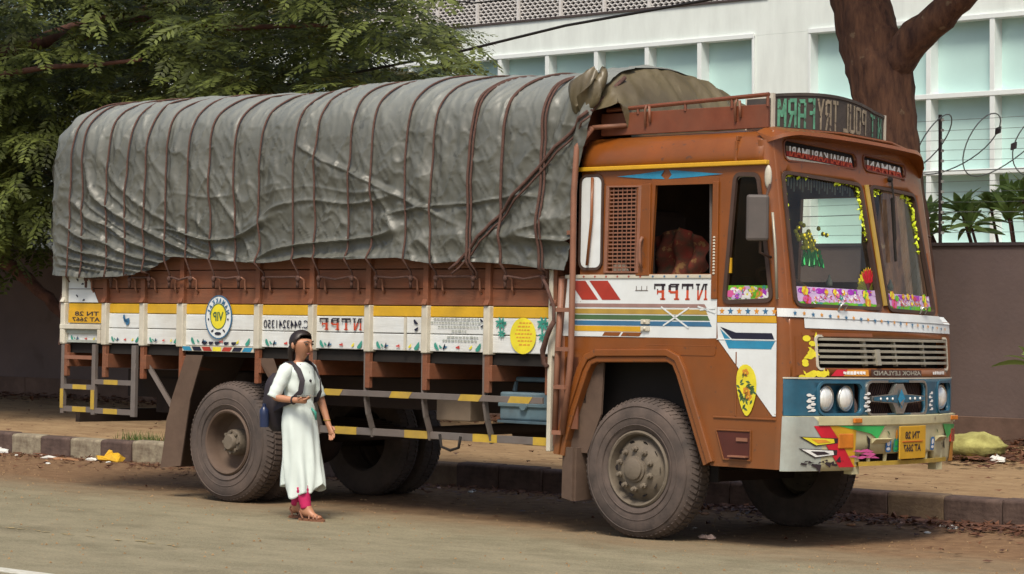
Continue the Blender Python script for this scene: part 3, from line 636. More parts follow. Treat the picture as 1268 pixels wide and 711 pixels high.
crumple('wrapper', 'green and white wrapper on the road at the right edge', 'litter', *R0(2.75, 1.6), .1, .05, .02, M['plasticg'], 8, group=g)
crumple('paper_scrap', 'white paper strip in the dead leaves below the right kerb', 'litter', *R0(1.0, 2.9), .09, .05, .02, M['paperw'], 9, group=g)
crumple('plastic_scrap', 'white plastic scrap on the rubbish heap by the wall, upper one', 'litter', -.95, 8.0, .16, .16, .12, .10, M['paperw'], 10, group='scraps on the rubbish heap')
crumple('plastic_scrap', 'white plastic scrap on the rubbish heap by the wall, lower one', 'litter', -.5, 7.0, .14, .15, .1, .07, M['paperw'], 11, group='scraps on the rubbish heap')
crumple('plastic_scrap', 'grey scrap lying just right of the yellow sack', 'litter', -1.0, 7.0, .14, .08, .06, .05, M['paperw'], 12, group='scraps on the rubbish heap')
crumple('plastic_scrap', 'white bag on the pavement under the rear of the truck', 'litter', -9.6, 6.0, .13, .13, .1, .07, M['paperw'], 13)
rs_ = np.random.RandomState(31); bb = B()
for k in range(40):
    x = (-13+3.4*rs_.rand()) if k < 14 else (-.6+4.2*rs_.rand() if k < 30 else -5+4*rs_.rand()); y = 3.2-abs(rs_.randn())*.5; c = onroad(x, y)
    q = B(); q.ball((0, 0, 0), 1, 7, 4); sx, sy = .02+.035*rs_.rand(), .014+.02*rs_.rand(); a = rs_.rand()*3
    bb.add([(c.x+sx*p[0]*cos(a)-sy*p[1]*sin(a), c.y+sx*p[0]*sin(a)+sy*p[1]*cos(a), c.z+max(.003, .010*(p[2]+.6+rs_.rand()))) for p in q.v], q.f, k % 3)
tag(obj('litter_scraps', bb, [M['paperw'], M['pinkl'], M['paperb']], F=FG), kind='stuff')
r = np.random.RandomState(4); b = B(); b.ball((0, 0, 0), 1, 26, 14); nv = []
for p in b.v:
    q = np.sign(p[0])*abs(p[0])**.7; nv.append((-1.42+.36*q*(1+.05*sin(9*p[2])+.03*sin(14*p[1]+5*p[2])), 7.25+.26*p[1]*(1+.1*sin(6*p[0])), .13+max(0, .135+.125*p[2]*(1+.16*sin(4*p[0]+1)+.10*sin(11*p[0]+5*p[1])+.07*sin(19*p[0]-13*p[1])))))
b.v = nv; tag(obj('sack', b, M['sack'], F=FG, smooth=True), 'faded yellow woven sack lying on the pavement by the wall', 'sack')

# ================================================================== THE TRUCK  (x forward, y away from the viewer, z up; front axle at x = 0)
T = root('truck', 'brown and white painted goods truck parked at the kerb with roped load', 'truck', FT, (0, 0, 0))
def P(name, b, m, parent=None, **k): return obj(name, b, m, parent or T, **k)
ZT = [.55, .95, 1.25, 1.55, 1.72, 2.72, 2.95]; XC = [1.33, 1.345, 1.345, 1.335, 1.325, 1.20, 1.17]; BW = [.21, .22, .21, .17, .14, .10, .09]
def YR(z): return 2.28 if z < 1.7 else float(np.interp(z, [1.72, 2.72], [2.06, 1.985]))
def FX(y, z):
    t = abs(y-1.14)/1.14; x = np.interp(z, ZT, XC)+np.interp(z, ZT, BW)*(1-t**2.3)
    e = min(y, YR(z)-y); r = .09
    if e < r: x -= .6*(r-sqrt(max(0, r*r-(r-max(e, 0))**2)))
    return float(x)
YC = [.02, .04, .06, .08, .10, .12]+[.15+.085*k for k in range(0, 22)]+[1.92, 1.96, 2.06, 2.13, 2.19, 2.235, 2.26]
def frontpolys(polys, off=.004, zc=()):
    ps = clip_fill(clip_fill(polys, 0, YC), 1, list(zc))
    b = B()
    for p in ps: b.add([(FX(q[0], q[1])+off, q[0], q[1]) for q in p], [tuple(range(len(p)))])
    return b
def frontpanel(outer, holes=(), off=0., zc=()):
    pts = list(outer)+[q for h in holes for q in h]
    return frontpolys([[pts[i] for i in t] for t in tri(outer, holes)], off, zc)
def weld(o):
    bm = bmesh.new(); bm.from_mesh(o.data); bmesh.ops.remove_doubles(bm, verts=bm.verts, dist=1e-4); bmesh.ops.recalc_face_normals(bm, faces=bm.faces); bm.to_mesh(o.data); bm.free()
def thick(o, t, flip=False):
    weld(o); m = o.modifiers.new('sheet', 'SOLIDIFY'); m.thickness = t; m.offset = 1 if flip else -1; return o
def sidepanel(outer, holes=(), y0=0., y1=.04):
    pts = list(outer)+[q for h in holes for q in h]; tr = tri(outer, holes); n = len(pts); b = B()
    fs = list(map(tuple, tr))+[tuple(n+i for i in t[::-1]) for t in tr]; k = 0
    for lp in [outer]+list(holes):
        m_ = len(lp); fs += [(k+i, k+(i+1) % m_, n+k+(i+1) % m_, n+k+i) for i in range(m_)]; k += m_
    return b.add([(p[0], y0, p[1]) for p in pts]+[(p[0], y1, p[1]) for p in pts], fs)
def strip(path, w, y0, y1, closed=True):       # flat band around a closed or open outline on the side (x,z)
    b = B(); n = len(path); inn = []
    for i in range(n):
        a = V(path[i-1] if closed or i else path[0]); c = V(path[(i+1) % n] if closed or i < n-1 else path[-1]); d = (c-a).normalized(); inn.append((path[i][0]-d.y*w, path[i][1]+d.x*w))
    vs = [(p[0], y, p[1]) for y in (y0, y1) for p in path]+[(p[0], y, p[1]) for y in (y0, y1) for p in inn]
    fs = []
    for i in range(n if closed else n-1):
        j = (i+1) % n; fs += [(i, j, 2*n+j, 2*n+i), (n+i, n+j, 3*n+j, 3*n+i), (i, j, n+j, n+i), (2*n+i, 2*n+j, 3*n+j, 3*n+i)]
    return b.add(vs, fs)
def fstrip(path, w, off0, off1):               # the same on the front (y,z), following the bow
    b = strip(path, w, 0, 1); b.v = [(FX(min(max(p[0], 0), 2.28), p[2])+(off0 if p[1] < .5 else off1), p[0], p[2]) for p in b.v]; return b
SINGLES = ('painted_star', 'painted_stripe', 'painted_flowers', 'reflector', 'painted_fish', 'painted_palm', 'painted_arrow', 'painted_diamond')
def sdecal(name, polys, m, y=-.006, parent=None, mi=None):
    if name in SINGLES and len(polys) > 1:
        for i, p in enumerate(polys): o = sdecal(name if name != 'painted_flowers' else 'painted_flower', [p], m[mi[i]] if mi else m, y, parent)
        return o
    b = B()
    for i, p in enumerate(polys):
        tr = tri(p) if len(p) > 4 else [tuple(range(len(p)))]
        b.add([(q[0], y, q[1]) for q in p], tr, mi[i] if mi else None)
    return P(name, b, m, parent, fix=False)
def stext(name, s, x0, x1, z0, z1, m, y=-.008, parent=None, off=.012):
    vs, fs = text_tris(s, off); b = B().add([(x0+(x1-x0)*v[0], y, z0+(z1-z0)*v[1]) for v in vs], fs); return P(name, b, m, parent, fix=False)
def ftext(name, s, y0, y1, z0, z1, m, off=.007, parent=None, toff=.012, fx=None):
    vs, fs = text_tris(s, toff); b = B().add([((fx or FX)(y0+(y1-y0)*v[0], z0+(z1-z0)*v[1])+off, y0+(y1-y0)*v[0], z0+(z1-z0)*v[1]) for v in vs], fs); return P(name, b, m, parent, fix=False)

# ------------------------------------------------------------------ cab sides
arch = [(-.72, .60), (-.70, .72), (-.62, .95), (-.50, 1.25), (-.45, 1.33), (-.37, 1.36), (.31, 1.375), (.39, 1.34), (.44, 1.25), (.58, .90), (.70, .60)]
edge = [(float(np.interp(z, ZT, XC))-.054, z) for z in (.585, .95, 1.25, 1.55, 1.72, 2.2, 2.72)]
outer = [(-.79, .60)]+arch+[(.72, .585)]+edge+[(edge[-1][0], 2.79), (-.56, 2.79), (-.56, 1.97), (-.79, 1.97)]
outer = [p for i, p in enumerate(outer) if i != 1]
h_door = [(.115, 1.978), (.695, 1.978), (.712, 2.652), (.150, 2.655)]
h_qtr = rpoly([(.80, 1.762), (1.255, 1.778), (1.115, 2.715), (.885, 2.722)], .07)
h_gr = [(-.285, 2.005), (-.005, 2.005), (.012, 2.635), (-.272, 2.64)]
cab = P('cab_side', sidepanel(outer, [h_door, h_qtr, h_gr]), M['orange'], bevel=.008)
# corner between side and front
b = B(); zz = np.linspace(.585, 2.95, 24); yy = [0, .004, .012, .025, .035, .045, .06]; vs = []
for z in zz:
    for y in yy: vs.append((FX(y, z), y, z))
    vs.append((FX(0, z)-.03, 0.002, z))
n = len(yy)+1; b.add(vs, [(i*n+j, (i+1)*n+j, (i+1)*n+j+1, i*n+j+1) for i in range(len(zz)-1) for j in range(n-2)]+[(i*n, (i+1)*n, (i+1)*n+n-1, i*n+n-1) for i in range(len(zz)-1)])
P('corner_post', b, M['orange'], smooth=True)
# far side of the cab, with its window
o2 = [(-.79, .60), (-.6, .60), (-.45, 1.3), (.33, 1.33), (.70, .60), (1.27, .585), (1.28, 1.25), (1.27, 1.68), (-.79, 1.68)]
P('cab_side', sidepanel(o2, [], 2.235, 2.275), M['orange'])
o3 = [(-.56, 1.684), (1.26, 1.684), (1.14, 2.79), (-.56, 2.79)]
P('cab_side', sidepanel(o3, [[(.10, 1.98), (.70, 1.98), (.71, 2.65), (.12, 2.65)], [(.79, 1.80), (1.2, 1.80), (1.08, 2.7), (.88, 2.7)]], 1.94, 1.98), M['orange'])
b = B(); b.box(-.79, 1.25, 1.945, 2.27, 1.684, 1.70); P('cab_ledge', b, M['orange'])
# dark interior
b = B(); b.box(-.55, -.52, .05, 1.93, 1.0, 2.95); b.box(-.55, 1.25, .05, 2.2, 1.38, 1.42); P('cab_lining', b, M['cabin'])
b = B(); b.box(-.5, 1.1, .06, 1.93, 2.90, 2.93); b.box(-.5, .10, .06, .08, 1.9, 2.78); P('headlining', b, M['cabin'])
b = B(); b.box(-.30, .28, .12, .9, 1.42, 1.85); b.box(-.38, -.22, .12, .9, 1.85, 2.5); P('seat', b, M['seat'], bevel=.05)
b = B(); b.box(-.30, .28, 1.0, 1.85, 1.42, 1.8); b.box(-.38, -.22, 1.0, 1.85, 1.8, 2.02); P('seat', b, M['seat'], bevel=.05)
b = B(); vs = []
for y in np.linspace(.08, 1.92, 16): x = FX(y, 1.75)-.07; vs += [(x, y, 1.74), (x-.36, y, 1.80), (x-.42, y, 1.5)]
b.add(vs, [(i*3+j, i*3+j+1, i*3+j+4, i*3+j+3) for i in range(15) for j in (0, 1)]); P('dashboard', b, M['cabin'])
b = B(); c = V((1.0, .52, 1.90)); ax = V((.55, 0, .83)); u = V((0, 1, 0)); v_ = ax.cross(u)
ring = [c+.25*(u*cos(2*pi*k/40)+v_*sin(2*pi*k/40)) for k in range(41)]
b.tube(ring, .017, 8, cap=False)
for a in (.4, pi-.4, 3*pi/2): b.tube([c-ax*.03, c+.25*(u*cos(a)+v_*sin(a))], .011, 6)
b.tube([c-ax*.45, c], .025, 8); P('steering_wheel', b, M['ladder'], smooth=True)
# cloth bundle hung inside the door window
b = B(); n, k = 26, 18; vs = []
for i in range(n):
    for j in range(k):
        u_, w_ = i/(n-1), j/(k-1)
        x = -.16+.50*u_+.05*(w_-.5); z = 2.36-.36*w_*(.62+.45*sin(u_*2.6+.5))-.16*abs(u_-.5)
        vs.append((x, .40+.03*sin(u_*19+w_*4)+.03*sin(w_*9+u_*5), z))
b.add(vs, [(i*k+j, (i+1)*k+j, (i+1)*k+j+1, i*k+j+1) for i in range(n-1) for j in range(k-1)]); P('hanging_cloth', b, M['cloth'], smooth=True)
# sleeper window (white pane), grille window, quarter window
P('side_window', sidepanel(rrect(-.548, -.355, 2.035, 2.725, .05), [], -.012, -.003), M['white'])
P('window_gasket', strip(rrect(-.551, -.352, 2.032, 2.728, .05)[::-1], .018, -.016, -.001), M['gasket'])
b = B(); b.tube([(-.43, -.03, 2.72), (-.428, -.035, 2.4), (-.465, -.035, 2.05)], .012, 6); P('drain_hose', b, M['orange'], smooth=True)
g = P('window_grille', strip([h_gr[0], h_gr[1], h_gr[2], h_gr[3]][::-1], .032, -.022, .004), M['ladder'], bevel=.004)
b = B()
for k in range(21): z = 2.03+k*.029; b.box(-.285, .006, -.006, .002, z, z+.011)
for k in range(6): x = -.235+k*.043; b.box(x, x+.006, -.011, -.007, 2.0, 2.64)
P('grille_bars', b, M['ladder'], g)
b = B(); b.box(-.30, .02, .06, .065, 1.98, 2.66); P('grille_backing', b, M['cabin'])
b = B(); b.add([(-.25, .02, 2.01), (-.10, .02, 2.01), (-.12, .025, 2.05), (-.2, .025, 2.075), (-.25, .02, 2.05)], [(0, 1, 2, 3, 4)]); P('rag', b, M['cream'])
q = P('quarter_window', sidepanel(h_qtr, [], .014, .018), M['dglass'])
P('window_gasket', strip(h_qtr, .030, -.014, .022), M['gasket'])
P('window_trim', strip([(p[0]*.86+.14*1.02, p[1]*.93+.07*2.24) for p in h_qtr][::-1], .012, .008, .013), M['slat'])
b = B(); b.box(.84, .87, .0, .012, 1.99, 2.1); P('window_catch', b, M['yellow'])
# flower sticker on the quarter window
def flowers(n, region, rad, seed, mats):
    r = np.random.RandomState(seed); out = []; mi = []
    for k in range(n):
        while True:
            x = region[0]+(region[1]-region[0])*r.rand(); z = region[2]+(region[3]-region[2])*r.rand(); rd = rad*(.6+.8*r.rand())
            if region[0]+rd < x < region[1]-rd and region[2]+rd < z < region[3]-rd*.9: break
        m_ = r.randint(mats); mode = r.randint(3)
        if mode == 0:
            for j in range(5): a = j*2*pi/5+r.rand(); out.append(ell(x+rd*.5*cos(a), z+rd*.5*sin(a), rd*.42, rd*.42, 7)); mi.append(m_)
            out.append(ell(x, z, rd*.25, rd*.25, 6)); mi.append(r.randint(mats))
        elif mode == 1: out.append(ell(x, z, rd, rd*.8, 10)); mi.append(m_)
        else: a = r.rand()*6; out.append([(x+rd*1.3*cos(a), z+rd*.8*sin(a)), (x-rd*.5*sin(a), z+rd*.5*cos(a)), (x-rd*1.3*cos(a), z-rd*.8*sin(a)), (x+rd*.5*sin(a), z-rd*.5*cos(a))]); mi.append(m_)
    return out, mi
FL = [M[k] for k in ('fpink', 'fpurple', 'flilac', 'fgreen', 'fyellow', 'forange', 'fwhite', 'fteal', 'fred')]
base = [[(.825, 1.90), (1.235, 1.90), (1.235, 1.83), (1.19, 1.80), (.99, 1.775), (.86, 1.79), (.825, 1.82)]]
sdecal('flower_sticker', base, M['fgreen'], .0105)
ps, mi = flowers(60, (.825, 1.235, 1.79, 1.905), .028, 3, 9)
b = B()
for p, m_ in zip(ps, mi):
    y = .0095-.0002*len(b.f) if len(b.f) < 300 else -.01
    b.add([(q_[0], .009-.00003*len(b.f), q_[1]) for q_ in p], [tuple(range(len(p)))], m_)
P('sticker_flowers', b, FL, fix=False)
# door, proud of the cab side, with handle and hinges
door_o = rpoly([(.085, 1.385), (.47, 1.385), (.745, 1.385), (.752, 2.70), (.125, 2.705)], .03)
dr = P('cab_door', sidepanel(door_o, [[(.13, 1.985), (.685, 1.985), (.700, 2.642), (.162, 2.645)]], -.004, .0), M['orange'], bevel=.002)
b = B(); b.box(-.006, .125, -.018, .0, 1.97, 2.66); b.box(.70, .755, -.016, .0, 1.80, 2.66); split('door_post', b, M['orange'], dr, bevel=.006)
b = B(); b.tube([(.60, .10, 2.66), (.615, .10, 1.95)], .012, 6); P('grab_rail', b, M['steel'])
b = B(); b.tube([(.065, -.035, 2.03), (.06, -.05, 2.08), (.06, -.05, 2.22), (.07, -.035, 2.26)], .012, 8); P('door_handle', b, M['ladder'], dr, smooth=True)
for z in (1.56, 1.61): b = B(); b.box(.055, .135, -.022, .0, z, z+.035); b.ball((.095, -.024, z+.017), .012); P('hinge', b, M['cream'], dr, bevel=.003)
b = B()
for k in range(13): b.ball((.725, -.018, 2.25-.022*k), (.012, .008, .008), 6, 4)
P('bead_chain', b, M['cream'])
# painted scheme of the side
W = M['white']
sdecal('white_panel', [[(-.72, 1.512), (-.68, 1.952), (-.1, 1.952), (.752, 1.952), (.752, 1.515), (.66, 1.512)]], W, -.0055)
sdecal('white_panel', [[(.757, 1.628), (1.285, 1.628), (1.291, .965), (1.262, .965), (.765, 1.508)]], W, -.0055)
b = B(); b.box(-.70, .745, -.014, -.001, 1.952, 1.980); P('door_moulding', b, M['cream'], bevel=.003)
st = M['orange']
def para(x0, x1, z0, z1, sk): return [(x0+sk, z0), (x1+sk, z0), (x1, z1), (x0, z1)]
sdecal('painted_stripe', [para(-.66, -.50, 1.79, 1.935, .13), para(-.46, -.28, 1.79, 1.935, .13)], M['red'], -.0075)
for z0, z1, m_, xe in ((1.735, 1.762, 'mauve', .66), (1.685, 1.722, 'gold', .67), (1.642, 1.677, 'green', .69), (1.598, 1.632, 'blue', .71)):
    sdecal('painted_stripe', [[(-.60, z0), (xe, z0), (xe-.02, z1), (-.60, z1)]], M[m_], -.0075)
sdecal('painted_stripe', [[(-.60, 1.552), (.05, 1.552), (.05, 1.592), (-.60, 1.592)]], M['yellow'], -.0075)
sdecal('painted_stripe', [para(-.30, -.14, 1.518, 1.547, -.025), para(-.12, .06, 1.518, 1.547, -.025)], M['orange'], -.0075)
b = B()
for (xa, za, xb, zb) in ((.24, 1.74, .50, 1.585), (.50, 1.735, .26, 1.60), (.58, 1.745, .74, 1.70), (.60, 1.72, .74, 1.735)): b.bar((xa, -.0095, za), (xb, -.0095, zb), .012, .002, (0, 1, 0))
P('painted_cross', b, W)
# serif letters N T P F, black above, red below
def slab(letter):
    S = {'N': [[(0, 0), (.3, 0), (.3, .1), (0, .1)], [(.08, 0), (.22, 0), (.22, 1), (.08, 1)], [(0, .9), (.3, .9), (.3, 1), (0, 1)], [(.2, 1), (.36, 1), (.84, 0), (.68, 0)], [(.74, 0), (.88, 0), (.88, 1), (.74, 1)], [(.64, .9), (1, .9), (1, 1), (.64, 1)]],
         'T': [[(.3, 0), (.7, 0), (.7, .1), (.3, .1)], [(.4, 0), (.6, 0), (.6, 1), (.4, 1)], [(0, .84), (1, .84), (1, 1), (0, 1)], [(0, .68), (.1, .68), (.1, 1), (0, 1)], [(.9, .68), (1, .68), (1, 1), (.9, 1)]],
         'P': [[(0, 0), (.45, 0), (.45, .1), (0, .1)], [(.1, 0), (.33, 0), (.33, 1), (.1, 1)], [(0, .86), (.8, .86), (.95, .78), (.3, .78)], [(0, .9), (.8, .9), (.8, 1), (0, 1)], [(.72, .42), (.95, .5), (.95, .9), (.72, 1)], [(.3, .4), (.8, .4), (.8, .54), (.3, .54)]],
         'F': [[(0, 0), (.45, 0), (.45, .1), (0, .1)], [(.1, 0), (.33, 0), (.33, 1), (.1, 1)], [(0, .86), (1, .86), (1, 1), (0, 1)], [(.88, .66), (1, .66), (1, .9), (.88, .9)], [(.3, .44), (.72, .44), (.72, .58), (.3, .58)], [(.64, .34), (.74, .34), (.74, .68), (.64, .68)]]}
    return S[letter]
def ntpf(x0, x1, z0, z1, y):
    polys = []; w_ = (x1-x0)/4
    for i, ch in enumerate('NTPF'):
        for p in slab(ch): polys.append([(x1-(i+q[0]*.82)*w_, z0+q[1]*(z1-z0)) for q in p])
    zm = z0+.60*(z1-z0); cut = clip_fill(polys, 1, [zm])
    top = [p for p in cut if sum(q[1] for q in p)/len(p) > zm]; bot = [p for p in cut if sum(q[1] for q in p)/len(p) <= zm]
    sdecal('lettering', top, M['dtext'], y); sdecal('lettering', bot, M['ltext'], y)
ntpf(.145, .665, 1.792, 1.912, -.0078)
b = B()
for x in (.0, .05, .10): b.bar((x, -.0085, 1.86), (x, -.0085, 1.895), .005, .001, (0, 1, 0))
b.bar((-.01, -.0085, 1.862), (.11, -.0085, 1.862), .005, .001, (0, 1, 0)); P('painted_mark', b, M['steel'])
# star band round the cab
def star(cx_, cz_, r_, n=5): return [(cx_+r_*(1 if k % 2 == 0 else .42)*sin(pi*k/n), cz_+r_*(1 if k % 2 == 0 else .42)*cos(pi*k/n)) for k in range(2*n)]
sdecal('star_band', [[(.757, 1.685), (1.27, 1.685), (1.265, 1.742), (.757, 1.742)]], W, -.0065)
sdecal('painted_star', [star(.80+.155*k, 1.713, .026) for k in range(4)], M['forange'], -.008)
sdecal('painted_star', [star(.877+.155*k, 1.713, .028) for k in range(3)], M['blue'], -.008)
sdecal('painted_star', [star(.16+.11*k, 1.966, .013) for k in range(6)], [M['blue']], -.0155)
sdecal('painted_star', [star(-.62+.11*k, 1.966, .013) for k in range(7)], [M['red']], -.0155)
sdecal('yellow_band', [[(.757, 1.632), (1.285, 1.632), (1.28, 1.681), (.757, 1.681)]], M['yellow'], -.006)
sdecal('painted_arrow', [[(.785, 1.60), (.895, 1.512), (1.27, 1.512), (1.245, 1.558), (.93, 1.558)]], M['navy'], -.0075)
sdecal('painted_arrow', [[(.785, 1.585), (.895, 1.50), (1.275, 1.50), (1.24, 1.443), (.865, 1.443)]], M['teal'], -.0075)
b = B(); b.box(.757, 1.285, -.009, -.003, 1.505, 1.512); P('painted_line', b, W)
sdecal('painted_diamond', [[(-.21, 2.722), (.02, 2.735), (.245, 2.755), (.215, 2.718), (.25, 2.69), (.05, 2.70)], [(.79, 2.712), (.5, 2.738), (.29, 2.757), (.315, 2.72), (.285, 2.69), (.5, 2.697)]], M['teal'], -.0065)
# mango leaf painted on the front wing
lf = [(1.03+.115*sin(a)*(.75+.25*cos(a))*(1), 1.145+.185*cos(a)-.02*sin(a)) for a in np.linspace(0, 2*pi, 22)[:-1]]
sdecal('painted_leaf', [lf], M['fyellow'], -.0085)
r = np.random.RandomState(3); ps = []; mi = []
for k in range(38):
    a = r.rand()*6.28; rr_ = sqrt(r.rand()); x = 1.03+.075*rr_*sin(a); z = 1.14+.14*rr_*cos(a); t = r.rand()*3
    ps.append([(x+.022*cos(t), z+.022*sin(t)), (x-.01*sin(t), z+.01*cos(t)), (x-.022*cos(t), z-.022*sin(t)), (x+.01*sin(t), z-.01*cos(t))]); mi.append(0)
for (x, z) in ((1.03, 1.14), (1.05, 1.10), (1.02, 1.27)):
    for j in range(5): a = j*1.2566; ps.append(ell(x+.018*cos(a), z+.018*sin(a), .014, .014, 7)); mi.append(1)
sdecal('leaf_ornament', ps, [M['green'], M['forange']], -.0095, mi=mi)
# mouldings and step of the lower cab
b = B(); b.box(.735, 1.29, -.010, 0, .934, .950); P('lower_moulding', b, M['orange'], bevel=.006)
b = B(); b.box(.925, .94, -.006, 0, .955, 1.42); b.box(.10, .75, -.005, 0, 1.452, 1.460); split('panel_rib', b, M['orange'], T, bevel=.005)
P('wheel_arch_trim', strip([(p[0], p[1]) for p in arch], .055, -.035, .02, closed=False), M['orange'], bevel=.008)
P('wheel_arch_trim', strip([(p[0]*1.0, p[1]) for p in arch], -.045, -.02, .10, closed=False), M['orange'], bevel=.008)
b = B(); b.prism([(.77, .845), (1.07, .845), (1.07, .645), (.84, .645)], -.006, -.003); s_ = P('step_recess', b, M['stepshade'])  # flat plate; the shade of the recess is put into its dark red
P('step_frame', strip([(.77, .845), (1.07, .845), (1.07, .645), (.84, .645)], .014, -.014, -.001), M['orange'], bevel=.003)
b = B(); b.box(.90, 1.06, -.05, -.006, .66, .672); b.box(.95, 1.05, -.016, -.006, .775, .80); split('step_tread', b, M['ladder'], T)
# wheel housing, black
b = B(); b.box(-.62, .60, .25, .27, .45, 1.34); b.box(-.45, .38, .04, .27, 1.34, 1.36); P('wheel_housing', b, M['black'])
b = B()
for x0, x1, z0, z1, xx in ((-.74, -.45, .60, 1.30, 0),): b.prism([(-.70, .62), (-.50, .62), (-.37, .92), (-.35, 1.335), (-.44, 1.32), (-.50, 1.22), (-.62, .93)], .05, .07)
P('wheel_housing', b, M['flap'])
# roof
b = B(); prof = [(0.0, 2.79), (-.012, 2.83), (.0, 2.90), (.03, 2.965), (.10, 3.02), (.3, 3.055), (.99, 3.075), (1.68, 3.055), (1.88, 3.02), (1.95, 2.965), (1.98, 2.90), (1.985, 2.79)]
xs_ = np.linspace(-.56, 1.14, 24); vs = [(x, p[0], p[1]) for x in xs_ for p in prof]; n = len(prof)
b.add(vs, [(i*n+j, (i+1)*n+j, (i+1)*n+j+1, i*n+j+1) for i in range(len(xs_)-1) for j in range(n-1)]); thick(P('roof', b, M['orange'], smooth=True), .02)
b = B(); b.box(.895, .915, -.018, .02, 2.80, 2.95); b.box(.895, .915, -.004, .06, 2.95, 2.985); P('roof_seam', b, M['orange'], bevel=.005)
b = B(); b.box(-.58, 1.19, -.035, .01, 2.768, 2.800); P('gutter', b, M['yellow'], bevel=.006)
b = B(); b.box(-.58, -.555, .03, 1.97, 1.4, 3.0); P('cab_back', b, M['brownred'])
b = B(); b.ball((1.19, -.005, 2.68), (.03, .02, .085), 12, 8); P('side_marker', b, M['cream'], smooth=True)
# carrier on the roof
b = B(); b.box(-.46, 1.10, .10, .13, 3.045, 3.215); cr = P('roof_carrier', b, M['brownred'], bevel=.004)
b = B(); b.box(-.46, .72, 1.83, 1.86, 3.045, 3.215); b.box(-.46, -.43, .135, 1.825, 3.05, 3.21); split('carrier_board', b, M['brownred'], cr)
b = B()
for y in (.10, 1.845):
    b.tube([(-.40, y, 3.24), (1.11 if y < 1 else .72, y, 3.285)], .016, 8)
    for x in (-.1, .35, .78, 1.10)[:4 if y < 1 else 2]: b.tube([(x, y, 3.2), (x, y, 3.26+.012*x)], .012, 6)
P('carrier_rail', b, M['brownred'], cr, smooth='auto')
for x in (-.02, .82):
    b = B(); b.tube([(x, .09, 3.10), (x, .085, 3.23), (x+.015, .085, 3.26), (x+.04, .085, 3.25), (x+.045, .09, 3.13)], .010, 6); P('rope_hook', b, M['ladder'], cr, smooth=True)

# ------------------------------------------------------------------ front
wsA = rpoly([(.112, 1.752), (1.085, 1.742), (1.01, 2.69), (.105, 2.735)], .07)
wsB = rpoly([(1.160, 1.738), (1.915, 1.722), (1.785, 2.655), (1.118, 2.69)], .07)
vtA = rpoly([(.165, 2.815), (.985, 2.80), (.985, 2.905), (.165, 2.955)], .045)
vtB = rpoly([(1.09, 2.80), (1.66, 2.765), (1.68, 2.865), (1.09, 2.905)], .04)
up = [(.06, 1.675), (2.03, 1.675), (2.055, 1.72), (1.98, 2.72), (1.94, 3.0), (.06, 3.02)]
o = P('front_upper', frontpanel(up, [wsA, wsB, vtA, vtB], 0, np.linspace(1.75, 2.95, 9)), M['orange'], smooth='auto'); thick(o, .035)
gr = rrect(.29, 2.08, 1.315, 1.538, .02)
low = [(.06, 1.245), (2.28, 1.245), (2.28, 1.672), (.06, 1.672)]
o = P('front_middle', frontpanel(low, [gr], 0, [1.35, 1.5, 1.6]), M['orange'], smooth='auto'); thick(o, .03)
recA, recC, recB = rrect(.285, .705, .99, 1.205, .05), rrect(.765, 1.565, .985, 1.21, .05), rrect(1.80, 2.11, .99, 1.205, .05)
lamp = [(.015, .972), (2.28, .972), (2.28, 1.235), (.015, 1.235)]
o = P('lamp_panel', frontpanel(lamp, [recA, recC, recB], .008, [1.03, 1.1, 1.17]), M['lampblue'], smooth='auto'); thick(o, .03)
for rec in (recA, recC, recB): P('recess_frame', fstrip(rec[::-1], .018, .004, .02), M['lampblue'] if rec is not recC else M['chrome'])
def back(poly, off, m, name='recess_back'):
    ys = [p[0] for p in poly]; zs = [p[1] for p in poly]; b = frontpolys([[(min(ys)-.02, min(zs)-.02), (max(ys)+.02, min(zs)-.02), (max(ys)+.02, max(zs)+.02), (min(ys)-.02, max(zs)+.02)]], off, []); return P(name, b, m, fix=False)
back(recA, -.07, M['lampblue']); back(recB, -.07, M['lampblue']); back(gr, -.09, M['dark']); back(recC, -.06, M['dark'])
def lampd(y, z, r_, off):
    x = FX(y, z)+off; b = B(); b.lathe([(r_, 0), (r_*.93, .012), (r_*.7, .026), (r_*.35, .034), (.001, .036)], (x, y, z), 28, 'x')
    h = P('headlight', b, M['lens'], smooth=True)
    b = B(); b.lathe([(r_*.98, -.01), (r_*1.1, -.01), (r_*1.12, .008), (r_*1.04, .014), (r_*.98, .008)], (x, y, z), 28, 'x'); P('headlight_rim', b, M['chrome'], h, smooth=True)
for y in (.385, .575, 1.955): lampd(y, 1.095, .086, -.03)
# mesh and star badge
b = B()
for k in range(34):
    y = .74+k*.028
    for sgn in (1, -1):
        p0, p1 = (y, .975), (y+.12*sgn, 1.22)
        if sgn > 0: b.bar((FX(p0[0], p0[1])-.045, *p0), (FX(p1[0], p1[1])-.045, *p1), .007, .004)
P('badge_mesh', b, M['mesh_d'])
bc = (1.165, 1.092)
def badge(s, off): return frontpolys([[(bc[0]+q[0]*s, bc[1]+q[1]*s) for q in p] for p in
    ([(-.36, .018), (-.36, -.018), (-.10, -.034), (0, -.034), (0, .034), (-.10, .034)], [(.36, -.018), (.36, .018), (.10, .034), (0, .034), (0, -.034), (.10, -.034)],
     [(-.10, .034), (-.045, .11), (0, .11), (0, .034)], [(.10, .034), (0, .034), (0, .11), (.045, .11)], [(-.10, -.034), (0, -.034), (0, -.11), (-.045, -.11)], [(.10, -.034), (.045, -.11), (0, -.11), (0, -.034)])], off, [])
o = P('star_badge', badge(1, .022), M['chrome'], fix=False); thick(o, .04)
